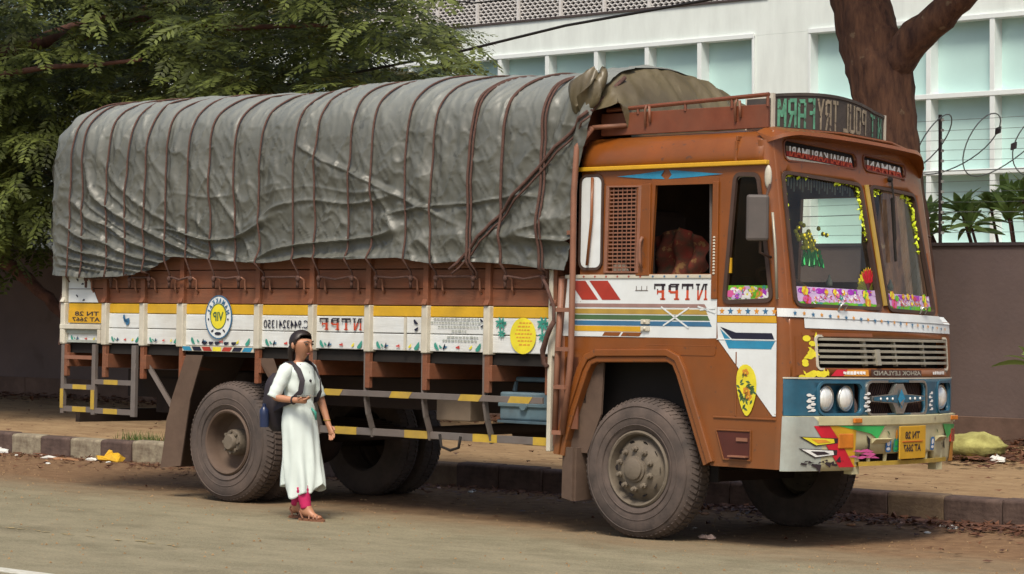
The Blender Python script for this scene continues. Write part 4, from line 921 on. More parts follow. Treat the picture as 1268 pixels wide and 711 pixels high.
b = frontpolys([[(bc[0]-.345, bc[1]+.013), (bc[0]-.345, bc[1]-.013), (bc[0]-.05, bc[1]-.030), (bc[0]-.05, bc[1]+.030)], [(bc[0]+.345, bc[1]-.013), (bc[0]+.345, bc[1]+.013), (bc[0]+.05, bc[1]+.030), (bc[0]+.05, bc[1]-.030)]], .030)
split('badge_inlay', b, M['lampblue'], T, fix=False)
for sx, m_ in ((1, 'teal'), (.62, 'fwhite')):
    b = frontpolys([[(bc[0], bc[1]+.075*sx), (bc[0]-.05*sx, bc[1]), (bc[0], bc[1]-.075*sx), (bc[0]+.05*sx, bc[1])]] if sx == 1 else [[(bc[0]+.03, bc[1]-.0), (bc[0]+.0, bc[1]-.06), (bc[0]-.03, bc[1]-.03)]], .034 if sx == 1 else .038)
    P('badge_diamond', b, M[m_] if sx == 1 else M['chrome'], fix=False)
b = B()
for dy in (-.27, -.19, -.12, .12, .19, .27): b.ball((FX(bc[0]+dy, bc[1])+.034, bc[0]+dy, bc[1]), (.006, .011, .011), 8, 5)
P('badge_rivet', b, M['fwhite'], smooth=True)
# grille slats and supports
for k in range(5):
    z = 1.345+k*.042; b = B(); vs = []
    ysl = np.linspace(.30, 2.07, 22)
    for y in ysl: x = FX(y, z); vs += [(x+.012, y, z), (x+.012, y, z+.016), (x-.02, y, z+.021), (x-.02, y, z+.005)]
    b.add(vs, [(i*4+j, (i+1)*4+j, (i+1)*4+(j+1) % 4, i*4+(j+1) % 4) for i in range(21) for j in range(4)]); P('grille_slat', b, M['slat'])
for y in (.80, 1.19, 1.62):
    b = B(); b.bar((FX(y, 1.33)-.02, y, 1.33), (FX(y, 1.53)-.02, y, 1.53), .035 if y < 1 else .02, .03, (1, 0, 0)); P('grille_stay', b, M['slat'])
b = B(); b.bar((FX(.92, 1.33)+.002, .92, 1.335), (FX(.92, 1.45)+.002, .92, 1.45), .05, .04, (1, 0, 0)); P('grille_latch', b, M['slat'])
P('grille_frame', fstrip(gr[::-1], .016, -.002, .012), M['cream'])
# bands on the front
def fdec(name, polys, m, off=.004, mi=None):
    if name in SINGLES and len(polys) > 1:
        for p in polys: fdec(name, [p], m, off)
        return
    if mi is None: return P(name, frontpolys(polys, off), m, fix=False)
P('moulding', frontpanel([(.01, 1.237), (2.28, 1.237), (2.28, 1.247), (.01, 1.247)], (), .014), M['cream'], fix=False)
o = P('star_band', frontpanel([(.0, 1.678), (2.2, 1.655), (2.2, 1.712), (.0, 1.738)], (), .012), M['white'], fix=False); thick(o, .014)
fdec('painted_star', [star(.10+.17*k, 1.706-.0016*k*5, .020) for k in range(12)], M['blue'], .0165)
fdec('painted_star', [star(.185+.17*k, 1.705-.0016*k*5, .018) for k in range(12)], M['forange'], .0165)
o = P('white_band', frontpanel([(.19, 1.60), (2.2, 1.582), (2.2, 1.652), (.19, 1.674)], (), .006), M['white'], fix=False)
fdec('yellow_patch', [[(.16, 1.545), (.9, 1.545), (.9, 1.57), (.16, 1.57)], [(.10, 1.26), (.29, 1.26), (.26, 1.54), (.10, 1.54)]], M['orange'], .003)
# name strip and stickers
fdec('name_strip', [[(.83, 1.258), (1.52, 1.252), (1.52, 1.302), (.83, 1.308)]], M['mesh_d'], .005)
ftext('lettering', 'ASHOK LEYLAND', .85, 1.50, 1.264, 1.298, M['slat'], .009, toff=.02)
fdec('red_flash', [[(.42, 1.258), (.80, 1.258), (.80, 1.305), (.47, 1.305)]], M['forange'], .004); fdec('red_flash', [[(.40, 1.258), (.52, 1.258), (.57, 1.305), (.46, 1.305)]], M['brightred'], .006)
for y0, y1 in ((.52, .76), (1.72, 1.98)):
    pl = []
    r = np.random.RandomState(int(y0*100))
    for k in range(7): a = y0+(y1-y0)*k/7; pl.append([(a, 1.268+.01*r.rand()), (a+.028, 1.268), (a+.034, 1.288+.008*r.rand()), (a+.004, 1.292)])
    fdec('painted_scroll', pl, M['fwhite'], .008)
pl = []
r = np.random.RandomState(8)
for k in range(34):
    y, z = (.235+.05*r.randn()*.6, 1.43+.05*r.randn()) if k < 18 else (.13+.25*r.rand(), 1.275+.012*r.randn())
    a = r.rand()*6; s_ = .022+.020*r.rand(); pl.append(ell(y, z, s_*.9, s_*.55, 10, a) if k % 2 else [(y+s_*cos(a), z+s_*sin(a)), (y-.4*s_*sin(a), z+.4*s_*cos(a)), (y-s_*cos(a), z-s_*sin(a)), (y+.4*s_*sin(a), z-.4*s_*cos(a))])
fdec('yellow_flourish', pl, M['fyellow'], .006)
for (y, z0, z1, n_) in ((.215, 1.0, 1.13, 6), (.745, 1.0, 1.15, 5), (1.635, 1.0, 1.15, 5)):      # white curls on the blue
    pl = []
    for k in range(n_):
        z = z0+(z1-z0)*k/n_; pl += [ell(y+.018*(-1)**k, z+.012, .022, .011, 9), [(y-.03, z), (y+.02, z+.004), (y+.03, z+.012), (y-.02, z+.009)]]
    fdec('white_scroll', pl, M['fwhite'], .026 if y > .6 else .014)
# windscreens: glass, gaskets, garlands, stickers
for nm, ws in (('left', wsA), ('right', wsB)):
    pts = ws; g_ = P('windscreen', frontpolys([[pts[i] for i in t] for t in tri(pts)], -.022), M['glass'], smooth=True); weld(g_)
    P('windscreen_gasket', fstrip(ws, .026, -.03, .014), M['gasket'])
    P('gasket_trim', fstrip([(p[0]*.965+.035*(sum(q_[0] for q_ in ws)/len(ws)), p[1]*.965+.035*2.22) for p in ws][::-1], .012, -.02, -.012), M['slat'])
def garland(path, name, m, seed, rad=.022, step=.010, off=-.012):
    r = np.random.RandomState(seed); b = B()
    for i in range(len(path)-1):
        a, c = V(path[i]), V(path[i+1]); n_ = max(1, int((c-a).length/step))
        for k in range(n_):
            p = a.lerp(c, k/n_); y, z = p.x+.012*r.randn(), p.y+.012*r.randn(); s_ = rad*(.6+.6*r.rand()); x = FX(y, z)+off
            d = V(r.randn(3)).normalized(); e = d.orthogonal().normalized()
            b.add([V((x, y, z))+d*s_, V((x, y, z))+e*s_*.5, V((x, y, z))-d*s_, V((x, y, z))-e*s_*.5], [(0, 1, 2, 3)])
    return P(name, b, m, fix=False)
garland([(.135, 2.38), (.13, 2.68), (.17, 2.71), (.40, 2.70)], 'flower_garland', M['lime'], 1)
garland([(.70, 2.685), (.95, 2.67), (.985, 2.63), (1.01, 2.25)], 'flower_garland', M['lime'], 2)
garland([(1.175, 2.60), (1.18, 2.645), (1.30, 2.64)], 'flower_garland', M['lime'], 3)
garland([(1.6, 2.62), (1.70, 2.60), (1.735, 2.56), (1.765, 2.2)], 'flower_garland', M['lime'], 4)
b = B()
for z0 in np.arange(1.78, 2.66, .05): b.bar((FX(1.082, z0)+.016, 1.122-.06*(z0-1.7), z0), (FX(1.082, z0+.05)+.016, 1.122-.06*(z0-1.65), z0+.05), .042, .012, (1, 0, 0))
P('centre_pillar_paint', b, M['gold'])
for (ya, yb, za, zb, sd) in ((.125, 1.07, 1.765, 1.90, 5), (1.185, 1.885, 1.755, 1.875, 6)):
    fdec('windscreen_sticker', [rpoly([(ya, za), (yb, za-.01), (yb-.004, zb-.012), (ya, zb)], .03)], M['flilac'], -.019)
    ps, mi = [], []; r = np.random.RandomState(sd); wd = yb-ya
    def yy(f): return ya+wd*f
    for k in range(16):                                    # purple clouds along the top, grass along the bottom
        ps.append(ell(yy(.04+.92*k/15), zb-.03, .04, .022, 9)); mi.append(1 if k % 3 else 2)
        ps.append(ell(yy(.05+.9*k/15), za+.008+.006*r.rand(), .045, .014+.008*r.rand(), 8)); mi.append(3 if k % 4 else 7)
    for k in range(60):                                    # scribbled name in the middle
        y_, z_ = yy(.2+.56*r.rand()), za+.055+.03*r.randn()*.6; a_ = r.rand()*3; ps.append([(y_+.018*cos(a_), z_+.018*sin(a_)), (y_-.005*sin(a_), z_+.005*cos(a_)), (y_-.018*cos(a_), z_-.018*sin(a_)), (y_+.005*sin(a_), z_-.005*cos(a_))]); mi.append((6, 0, 8, 6, 5)[k % 5])
    for f, s_, z_, m1, m2 in ((.13, .032, .105, 4, 5), (.15, .036, .040, 0, 8), (.36, .02, .10, 5, 4), (.46, .024, .10, 4, 5), (.56, .02, .10, 5, 4), (.84, .036, .09, 4, 3), (.86, .036, .035, 5, 4)):
        for j in range(6): a_ = j*pi/3+f*9; ps.append(ell(yy(f)+s_*.6*cos(a_), za+z_+s_*.6*sin(a_), s_*.48, s_*.48, 8)); mi.append(m1 if j % 3 else m2)
        ps.append(ell(yy(f), za+z_, s_*.3, s_*.3, 7)); mi.append(m2)
    p2, m2_ = flowers(10, (ya, yb, za-.005, zb), .02, sd, 9); ps += p2; mi += m2_; b = B(); c_ = 0
    for p, m_ in zip(ps, mi):
        c_ += 1; b.add([(FX(q_[0], q_[1])-.0182+.00004*c_, q_[0], q_[1]) for q_ in p], [tuple(range(len(p)))], m_)
    P('sticker_flowers', b, FL, fix=False)
# ornaments inside the glass
b = B(); r = np.random.RandomState(2)
for k in range(60): y, z = .36+.05*r.randn(), 2.245+.045*r.randn(); b.ball((FX(y, z)-.042+.004*r.randn(), y, z), .018, 6, 4)
P('yellow_flowers', b, M['fyellow'])
b = B()
for k in range(60): y = .28+.20*r.rand(); z = 2.155-.07*r.rand(); x = FX(y, z)-.035; b.bar((x, y, z+.02), (x+.01*r.randn(), y+.012*r.randn(), z-.045), .012)
P('green_tassel', b, M['brightgreen'])
for (rad, m_, dx) in ((.125, 'brightred', 0), (.13, 'fyellow', -.004)):
    b = B(); x = FX(1.0, 1.9)-.030+dx; n_ = 15; vs = [(x, .985, 1.885)]; fs = []
    for k in range(n_):
        a = pi*(k+.5)/n_
        if m_ == 'brightred' and not (.9 < a < 2.3): continue
        i = len(vs); w_ = pi/n_*.5
        vs += [(x+.003*(k % 2), .985+rad*cos(a-w_), 1.885+rad*1.2*sin(a-w_)), (x, .985+rad*1.14*cos(a), 1.885+rad*1.38*sin(a)), (x+.003*(k % 2), .985+rad*cos(a+w_), 1.885+rad*1.2*sin(a+w_))]; fs.append((0, i, i+1, i+2))
    b.add(vs, fs); P('fan_ornament', b, M[m_], fix=False)
for (y, z) in ((.56, 1.91), (1.33, 1.90)):
    b = B(); b.lathe([(.001, 0), (.022, .004), (.024, .03), (.012, .055), (.006, .08), (.001, .085)], (FX(y, z)-.06, y, z), 10, 'z'); P('dashboard_idol', b, M['cream'], smooth=True)
# fringe behind the top edge
b = B()
for k in range(24): y = .24+k*.031; x = FX(y, 2.66)-.06; b.bar((x, y, 2.70), (x, y, 2.63-.02*(k % 3)), .008)
P('fringe', b, M['slat'])
# wipers
b = B()
b.tube([(FX(1.42, 2.73)+.03, 1.40, 2.735), (FX(1.4, 2.6)+.04, 1.385, 2.6), (FX(1.36, 2.3)+.03, 1.36, 2.28)], .008, 6)
b.bar((FX(1.40, 2.60)+.012, 1.402, 2.60), (FX(1.345, 2.12)+.012, 1.345, 2.12), .012, .03)
b.ball((FX(1.42, 2.74)+.02, 1.40, 2.74), .022); P('wiper', b, M['black'], smooth='auto')
for y in (.57, 1.66):
    b = B(); x = FX(y, 1.74)+.03; b.tube([(x-.02, y-.035, 1.73), (x+.01, y-.035, 1.775), (x+.012, y+.035, 1.775), (x-.02, y+.035, 1.73)], .007, 6); P('grab_handle', b, M['chrome'], smooth=True)
# route lettering strips above the windscreens
for vt, s_, y0, y1, dz in ((vtA, 'ANNAI KARUMARI', .20, .93, -.043), (vtB, 'AMMAN', 1.12, 1.62, -.03)):
    back(vt, -.020, M['dark'], 'vent_back')
    P('vent_rim', fstrip(vt[::-1], .012, -.02, .008), M['brownred'])
    def zf(y, k, y0=y0, y1=y1, dz=dz, vt=vt): return (2.842 if vt is vtA else 2.80)+k+dz*(y-y0)/(y1-y0)
    vs, fs = text_tris(s_, .02)
    for part, m_ in ((0, 'fwhite'), (1, 'ltext')):
        polys = [[vs[i] for i in f] for f in fs]; polys = clip_fill(polys, 1, [.5]); b = B()
        for p in polys:
            zc_ = sum(q_[1] for q_ in p)/len(p)
            if (zc_ > .5) == (part == 0): b.add([(FX(y0+(y1-y0)*q_[0], 2.8)+.003, y0+(y1-y0)*q_[0], zf(y0+(y1-y0)*q_[0], q_[1]*.072)) for q_ in p], [tuple(range(len(p)))])
        P('lettering', b, M[m_], fix=False)
    b = frontpolys([[(y0-.01, zf(y0, .0)), (y1, zf(y1, 0)), (y1, zf(y1, .036)), (y0-.01, zf(y0, .036))]], -.006); P('letter_backing', b, M['red'], fix=False)
    b = frontpolys([[(y0-.01, zf(y0, .036)), (y1, zf(y1, .036)), (y1, zf(y1, .074)), (y0-.01, zf(y0, .074))]], -.006); P('letter_backing', b, M['grimy'], fix=False)
    b = frontpolys([[(y0-.015, zf(y0, -.028)), (y1, zf(y1, -.028)), (y1, zf(y1, -.004)), (y0-.015, zf(y0, -.004))]], -.004); P('strip_trim', b, M['cream'], fix=False)
# sun visor
b = B(); vs = []; ysv = np.linspace(.02, 1.93, 34)
for y in ysv:
    e = min(y-.02, 1.93-y); ex_ = min(1, e/.16)**.5; zt_ = 3.035-.055*(y/1.98)**2-.05*(1-ex_)-.15*max(0, (y-1.66)/.325)**2
    xb = FX(min(max(y, .03), 1.96), 2.98)
    vs += [(xb-.10, y, zt_+.025), (xb+.03+.085*ex_, y, zt_-.018), (xb+.035+.09*ex_, y, zt_-.045), (xb-.005, y, zt_-.055)]
b.add(vs, [(i*4+j, (i+1)*4+j, (i+1)*4+(j+1) % 4, i*4+(j+1) % 4) for i in range(33) for j in range(4)]+[(0, 1, 2, 3), (132, 135, 134, 133)]); P('sun_visor', b, M['orange'], smooth='auto')
# name board on the roof front
def SX(y, z=0): t = (y-1.14)/.76; return .93+.15*(1-t*t)
def stop(y): t = (y-.39)/1.5; return 3.30+.055*sin(pi*min(1, t*1.15+.08))-.02*t-.05*max(0, t-.75)
ysb = np.linspace(.39, 1.89, 26); b = B(); vs = []
for y in ysb: x = SX(y); vs += [(x, y, 3.04), (x, y, stop(y)), (x-.04, y, stop(y)), (x-.04, y, 3.04)]
b.add(vs, [(i*4+j, (i+1)*4+j, (i+1)*4+(j+1) % 4, i*4+(j+1) % 4) for i in range(25) for j in range(4)]+[(0, 1, 2, 3), (100, 103, 102, 101)]); sb = P('name_board', b, M['sboard'])
b = B()
for y in (.395, 1.885): b.box(SX(y)-.045, SX(y)+.012, y-.016, y+.012, 3.035, stop(y)+.015)
b.box(.70, SX(.395)-.05, .375, .405, 3.06, 3.30); split('board_post', b, M['cream'], sb)
b = B(); b.box(.72, .93, .366, .374, 3.05, 3.29); P('board_end', b, M['sboard'], sb)
b = B(); vs = []
for y in ysb: x = SX(y); vs += [(x+.008, y, stop(y)-.012), (x+.008, y, stop(y)+.01), (x-.045, y, stop(y)+.01), (x-.045, y, stop(y)-.012)]
b.add(vs, [(i*4+j, (i+1)*4+j, (i+1)*4+(j+1) % 4, i*4+(j+1) % 4) for i in range(25) for j in range(4)]+[(0, 1, 2, 3), (100, 103, 102, 101)]); P('board_rim', b, M['sboard'], sb)
STROKES = {'F': ((.1, 0, .1, 1), (.1, .93, .95, .93), (.1, .52, .75, .52)), 'A': ((.1, 0, .1, .85), (.9, 0, .9, .85), (.1, .9, .9, .9), (.1, .42, .9, .42)), 'R': ((.1, 0, .1, 1), (.1, .93, .85, .93), (.88, .5, .88, .95), (.1, .5, .85, .5), (.5, .5, .9, 0)), 'M': ((.1, 0, .1, 1), (.9, 0, .9, 1), (.1, 1, .5, .35), (.9, 1, .5, .35)),
 'T': ((.5, 0, .5, 1), (0, .93, 1, .93)), 'Y': ((.5, 0, .5, .5), (.05, 1, .5, .48), (.95, 1, .5, .48)), 'P': ((.1, 0, .1, 1), (.1, .93, .85, .93), (.88, .48, .88, .95), (.1, .48, .85, .48)), 'O': ((.1, .04, .1, .96), (.9, .04, .9, .96), (.1, .94, .9, .94), (.1, .06, .9, .06)), 'U': ((.1, .05, .1, 1), (.9, .05, .9, 1), (.1, .06, .9, .06)), 'L': ((.1, 0, .1, 1), (.1, .07, .95, .07)), 'N': ((.1, 0, .1, 1), (.9, 0, .9, 1), (.1, 1, .9, 0))}
def block_text(s_, gap=.26, sw=.30):
    vs, fs = [], []; W_ = len(s_)+gap*(len(s_)-1)
    for i, ch in enumerate(s_):
        for (xa, za, xb, zb) in STROKES.get(ch, ()):
            horiz = abs(xb-xa) > abs(zb-za)*1.5; dx, dz = (0, .065) if horiz else (sw/2, 0); k = len(vs)
            for (x, z) in ((xa-dx, za-dz), (xa+dx, za+dz), (xb+dx, zb+dz), (xb-dx, zb-dz)): vs.append((1-(i*(1+gap)+x)/W_, min(1, max(0, z))))
            fs.append((k, k+1, k+2, k+3))
    return vs, fs
for s_, y0, y1, m_ in (('FARM', .43, .77, 'sgreen'), ('TRY', .80, 1.03, 'sbrown'), ('POUL', 1.09, 1.44, 'sbrown'), ('NT', 1.52, 1.78, 'sgreen')):
    vs, fs = block_text(s_, .28 if s_ != 'NT' else .8); b = B()
    b.add([(SX(y0+(y1-y0)*v[0])+.006, y0+(y1-y0)*v[0], 3.085+(stop(y0+(y1-y0)*v[0])-.03-3.085)*v[1]) for v in vs], fs); P('lettering', b, M[m_], sb, fix=False)

# bumper
bz0, bz1 = .575, .968
def bump(polys, off=.034): return frontpolys(polys, off, [])
o = P('bumper', frontpanel([(.005, bz0), (.62, .575), (.62, .69), (1.72, .69), (1.72, .60), (2.28, .60), (2.28, bz1), (.005, bz1)], [], .03, [.69, .8, .9]), M['bumper'], smooth='auto'); thick(o, .05)
P('bumper_lip', frontpanel([(.25, .905), (2.28, .905), (2.28, .965), (.25, .965)], (), .046), M['bumper'], fix=False)
P('bumper_end', frontpanel([(.003, bz0+.002), (.30, bz0+.002), (.30, .90), (.22, bz1-.002), (.003, bz1-.002)], (), .0325), M['silver'], fix=False)
def bd(name, polys, m, off=.037): return P(name, frontpolys(polys, off), M[m], fix=False)
bd('painted_flash', [[(.22, .90), (.36, .90), (.63, .60), (.47, .60)]], 'brightred')
bd('painted_flash', [[(.36, .90), (.62, .90), (.62, .60), (.64, .60)], [(.62, .60), (.62, .72), (.5, .75)]], 'yellow')
bd('painted_flash', [[(.42, .902), (.94, .895), (.86, .80), (.78, .84)]], 'brightgreen', .040)
bd('painted_flash', [[(1.86, .895), (2.26, .88), (2.05, .80), (1.98, .78)]], 'brightgreen', .040)
for z in (.775, .69):
    bd('painted_wing', [[(.10, z+.05), (.44, z+.035), (.44, z), (.24, z-.02)]], 'dtext', .0385)
    bd('painted_wing', [[(.125, z+.044), (.40, z+.031), (.41, z+.002), (.245, z-.013)]], 'fyellow' if z > .7 else 'fwhite', .040)
    bd('painted_wing', [[(.20, z+.03), (.32, z+.026), (.37, z+.008), (.26, z+.0)]], 'forange' if z > .7 else 'dtext', .0415)
pl = []
r = np.random.RandomState(6)
for k in range(12): y = .12+.36*k/12; z = .625+.012*sin(k*1.3); pl.append([(y, z), (y+.05, z+.02*r.randn()), (y+.06, z+.006), (y+.01, z+.014)])
bd('painted_curl', pl, 'dtext', .040)
pl = []
for k in range(14): a = k*.5; y = .73+.10*r.randn()*.6; z = .69+.02*r.randn(); pl.append([(y-.06, z), (y, z+.012), (y+.06, z+.01*r.randn()), (y, z-.003)])
bd('painted_lotus', pl, 'fpink', .042)
b = B()
for y, z, s_ in ((.52, .79, 1), (2.16, .80, 1)):
    x = FX(y, z)+.03; n_ = (V((FX(y+.02, z), y+.02, z))-V((FX(y-.02, z), y-.02, z))).normalized()
    b = B(); b.obox((x+.003, y, z), n_*.075, (.010, 0, 0), (0, 0, .055)); P('indicator_lamp', b, M['amber'] if y < 1 else M['redlens'], bevel=.008)
bd('indicator_band', [[(2.06, .60), (2.26, .60), (2.27, .75), (2.10, .75)]], 'forange', .04)
for y in (.60, 2.09):
    x = FX(y, .935)+.05; b = B(); b.box(x, x+.02, y-.05, y+.05, .92, .955); P('bumper_lamp', b, M['amber'], bevel=.006)
# dark cut-outs and sockets of the bumper
for y in (.73, 1.95):
    s_ = 1 if y < 1 else -1
    bd('bumper_cutout', [[(y, .83), (y+.05*s_, .80), (y+.045*s_, .72), (y+.01*s_, .70), (y+.03*s_, .76)]], 'dark', .039)
for y0, y1 in ((.80, 1.0), (1.72, 1.88)):
    b = B(); vs = []
    for y in np.linspace(y0, y1, 5): vs += [(FX(y, .78)+.034, y, .765), (FX(y, .78)+.075, y, .80), (FX(y, .78)+.034, y, .806)]
    b.add(vs, [(i*3+j, (i+1)*3+j, (i+1)*3+(j+1) % 3, i*3+(j+1) % 3) for i in range(4) for j in range(3)]+[(0, 1, 2), (12, 14, 13)]); P('bumper_step', b, M['bumper'])
for y, m_ in ((1.0, 'fblue'), (1.10, 'fteal'), (1.66, 'fblue')): bd('sticker', [rrect(y-.035, y+.035, .70, .80, .02)], m_, .0405); bd('sticker_face', [ell(y, .765, .02, .022, 10), ell(y, .725, .025, .012, 10)], 'fwhite' if m_ == 'fblue' else 'brightgreen', .042)
bd('painted_flame', [ell(1.10, .83, .014, .04, 8)], 'forange', .0405)
pl = []
for y in (.97, 1.72): pl += [[(y, .86), (y+.03, .85), (y+.045, .82), (y+.02, .84)]]
bd('painted_sprig', pl, 'green', .0405)
# number plate
fxp = lambda y, z: FX(1.30, .77)+.06
b = B(); b.obox((FX(1.30, .77)+.055, 1.30, .768), (.006, 0, 0), (-.0175, .205, 0), (0, 0, .122)); npl = P('number_plate', b, M['yellow'], bevel=.004)
px = lambda y, z=0: FX(1.30, .77)+.055-(y-1.30)*.085+.008
for s_, y0, y1, z0, z1 in (('TN 28', 1.175, 1.405, .795, .850), ('AT 2667', 1.15, 1.425, .70, .755)): ftext('lettering', s_, y0, y1, z0, z1, M['dtext'], 0, npl, .03, px)
b = B(); b.bar((px(1.13)+.001, 1.13, .775), (px(1.45)+.001, 1.45, .775), .004, .006, (1, 0, 0)); P('plate_line', b, M['ltext'], npl)
# lower bar of the bumper
b = B(); vs = []
for y in np.linspace(.66, 1.98, 16): x = FX(y, .62)+.01; vs += [(x+.03, y, .605), (x+.03, y, .635), (x, y, .635), (x, y, .605)]
b.add(vs, [(i*4+j, (i+1)*4+j, (i+1)*4+(j+1) % 4, i*4+(j+1) % 4) for i in range(15) for j in range(4)]); P('bumper_bar', b, M['ylw_band'])
b = B()
for y in (.8, 1.0, 1.2, 1.4, 1.6): b.bar((FX(y, .62)+.015, y, .63), (FX(y, .62)+.02, y, .70), .02)
for y in (.62, 1.80): b.box(FX(y, .6)-.05, FX(y, .6)+.02, y, y+.09, .545, .70)
split('bumper_stay', b, M['bumper'], T)
b = B(); b.box(1.05, 1.30, .1, 2.2, .60, .95); P('front_crossmember', b, M['black'])
# mirrors
b = B(); b.obox((1.235, -.19, 2.375), (-.018, .025, 0), (.065, .047, 0), (0, 0, .165)); mr_ = P('wing_mirror', b, M['mirror'], bevel=.02)
b = B(); b.tube([(1.235, -.02, 2.10), (1.24, -.16, 2.13), (1.25, -.17, 2.4), (1.24, -.05, 2.62)], .011, 6); b.tube([(1.24, -.17, 2.38), (1.26, -.16, 2.39)], .02, 8); P('mirror_arm', b, M['gasket'], mr_, smooth=True)
b = B(); b.tube([(1.262, -.045, 2.42), (1.285, -.035, 2.15), (1.295, -.02, 1.80)], .010, 6); P('mirror_stay', b, M['slat'], smooth=True)
b = B(); b.tube([(1.2, 2.0, 2.35), (1.22, 2.12, 2.34)], .012, 6); P('mirror_arm', b, M['gasket'])

# ------------------------------------------------------------------ load body
SX_ = [-6.26, -5.718, -5.182, -4.181, -3.505, -2.83, -2.174, -1.495]
bays = [-6.86]+SX_+[-.80]
rb = np.random.RandomState(11)
def bz(x): return 1.362+.0*(x)
for i in range(len(bays)-1):
    x0, x1 = bays[i]+(.0 if i else .03), bays[i+1]
    rows_ = [(1.366, 1.503, 'plankwhite'), (1.509, 1.640, 'plankwhite'), (1.644, 1.730, 'plankyellow'), (1.736, 1.868, 'plankbrown'), (1.874, 2.03, 'plankbrown'), (2.036, 2.30, 'plankbrown')]
    if i == 8: x1 = -.82
    for z0, z1, m_ in rows_:
        b = B(); d = .006*rb.rand(); b.box(x0+.002, x1-.002, .012+d, .048+d, z0, z1); o = P('plank', b, M[m_], bevel=.006)
for i, x in enumerate(SX_+[-6.865, -.80]):
    wd = .062 if x not in (-.80,) else .05
    big = x == -5.182
    b = B(); b.box(x-.034-(.02 if big else 0), x+.034, -.030, .055, 1.35, 1.735); P('stake', b, M['cream'], bevel=.008)
    b = B(); b.box(x-.028, x+.028, -.022, .055, 1.738, 2.32); b.prismx([(-.022, 1.738), (-.022, 1.79), (-.05, 1.742)], x-.026, x+.026); P('stake', b, M['plankbrown'] if x not in (-6.865,) else M['cream'], bevel=.006)
b = B(); b.box(-.845, -.805, -.035, .06, .62, 2.02); P('corner_post', b, M['cream'], bevel=.006)
b = B(); b.box(-6.88, -.80, .05, 2.23, 1.27, 1.355); P('body_floor', b, M['black'])
for x0, y0, x1, y1 in ((-6.86, 2.20, -.80, 2.25), (-6.87, .06, -6.83, 2.2), (-.83, .06, -.79, 2.2)):
    b = B(); b.box(x0, x1, y0, y1, 1.356, 2.4); P('side_board', b, M['plankbrown'])
for x in SX_+[-6.83, -.86]:
    b = B(); b.box(x+.0, x+.05, -.01, 2.2, 1.14, 1.268); b.box(x-.025, x+.025, -.015, .03, 1.05, 1.347); split('cross_bearer', b, M['plankbrown'], T, bevel=.005)
# painted work on the planks
yb = .005
sdecal('white_panel', [[(-6.83, 1.74), (-6.385, 1.74), (-6.55, 1.99), (-6.83, 1.99)]], M['white'], .009)
P('panel_edge', B().box(-6.83, -6.45, .004, .012, 1.862, 1.868), M['steel'])
b = B(); b.box(-6.80, -6.315, -.012, .008, 1.548, 1.668); rp_ = P('rear_plate', b, M['yellow'], bevel=.003)
stext('lettering', 'TN 28', -6.70, -6.345, 1.615, 1.655, M['dtext'], -.014, rp_, .02); stext('lettering', 'AT 2667', -6.74, -6.33, 1.562, 1.602, M['dtext'], -.014, rp_, .02)
b = B(); b.box(-6.90, -6.30, -.035, -.002, 1.49, 1.535); b.box(-6.895, -6.855, -.034, -.002, 1.36, 1.489); b.box(-6.345, -6.30, -.034, -.002, 1.36, 1.489); split('lamp_frame', b, M['cream'], T, bevel=.005)
b = B(); b.box(-6.853, -6.347, -.004, .010, 1.452, 1.488); b.box(-6.853, -6.347, .0, .011, 1.366, 1.39); split('lamp_box', b, M['silver'], T)
def leafy(x, z, s, a):
    out = []
    for k in range(10):                                # a pointed, slightly bent leaf
        t = 2*pi*k/10; u_ = cos(t); v_ = .42*sin(t)*(1-.35*u_)+.25*(u_*u_-.5); out.append((x+s*(u_*cos(a)-v_*sin(a)), z+s*(u_*sin(a)+v_*cos(a))))
    return out
ps = []; mi = []
cols = ['green', 'blue', 'fred', 'fyellow', 'fteal', 'navy']; CM = [M[k] for k in cols]
for i in range(len(bays)-1):
    x0, x1 = bays[i]+.06, bays[i+1]-.06; w_ = x1-x0
    if i == 8: continue
    for f, c_, s_, a in ((.09, 4, .038, -.9), (.17, 4, .02, -.6), (.24, 5, .024, 1.2), (.27, 1, .02, 0), (.50, 2, .018, .3), (.53, 2, .016, 1.6), (.76, 3, .022, .8), (.91, 4, .042, .9)):
        if i in (0,) and f > .8: continue
        ps.append(leafy(x0+w_*f, 1.405, s_*(.8 if i < 3 else 1), a)); mi.append(c_)
    if i in (1, 2):
        pass
for (x, z) in ((-5.98, 1.575), (-5.96, 1.585), (-6.0, 1.60), (-5.95, 1.56)): ps.append(leafy(x, z, .035, x*40)); mi.append(1)
for (x, z) in ((-6.7, 1.80), (-6.6, 1.76), (-6.62, 1.91), (-6.7, 1.95)): ps.append(leafy(x, z, .02, x*9)); mi.append(5)
for x in (-4.88, -4.80, -4.72, -4.6, -4.5): ps.append(leafy(x, 1.392, .035, .1)); mi.append(5)
sdecal('painted_flowers', ps, CM, .0055, mi=mi)
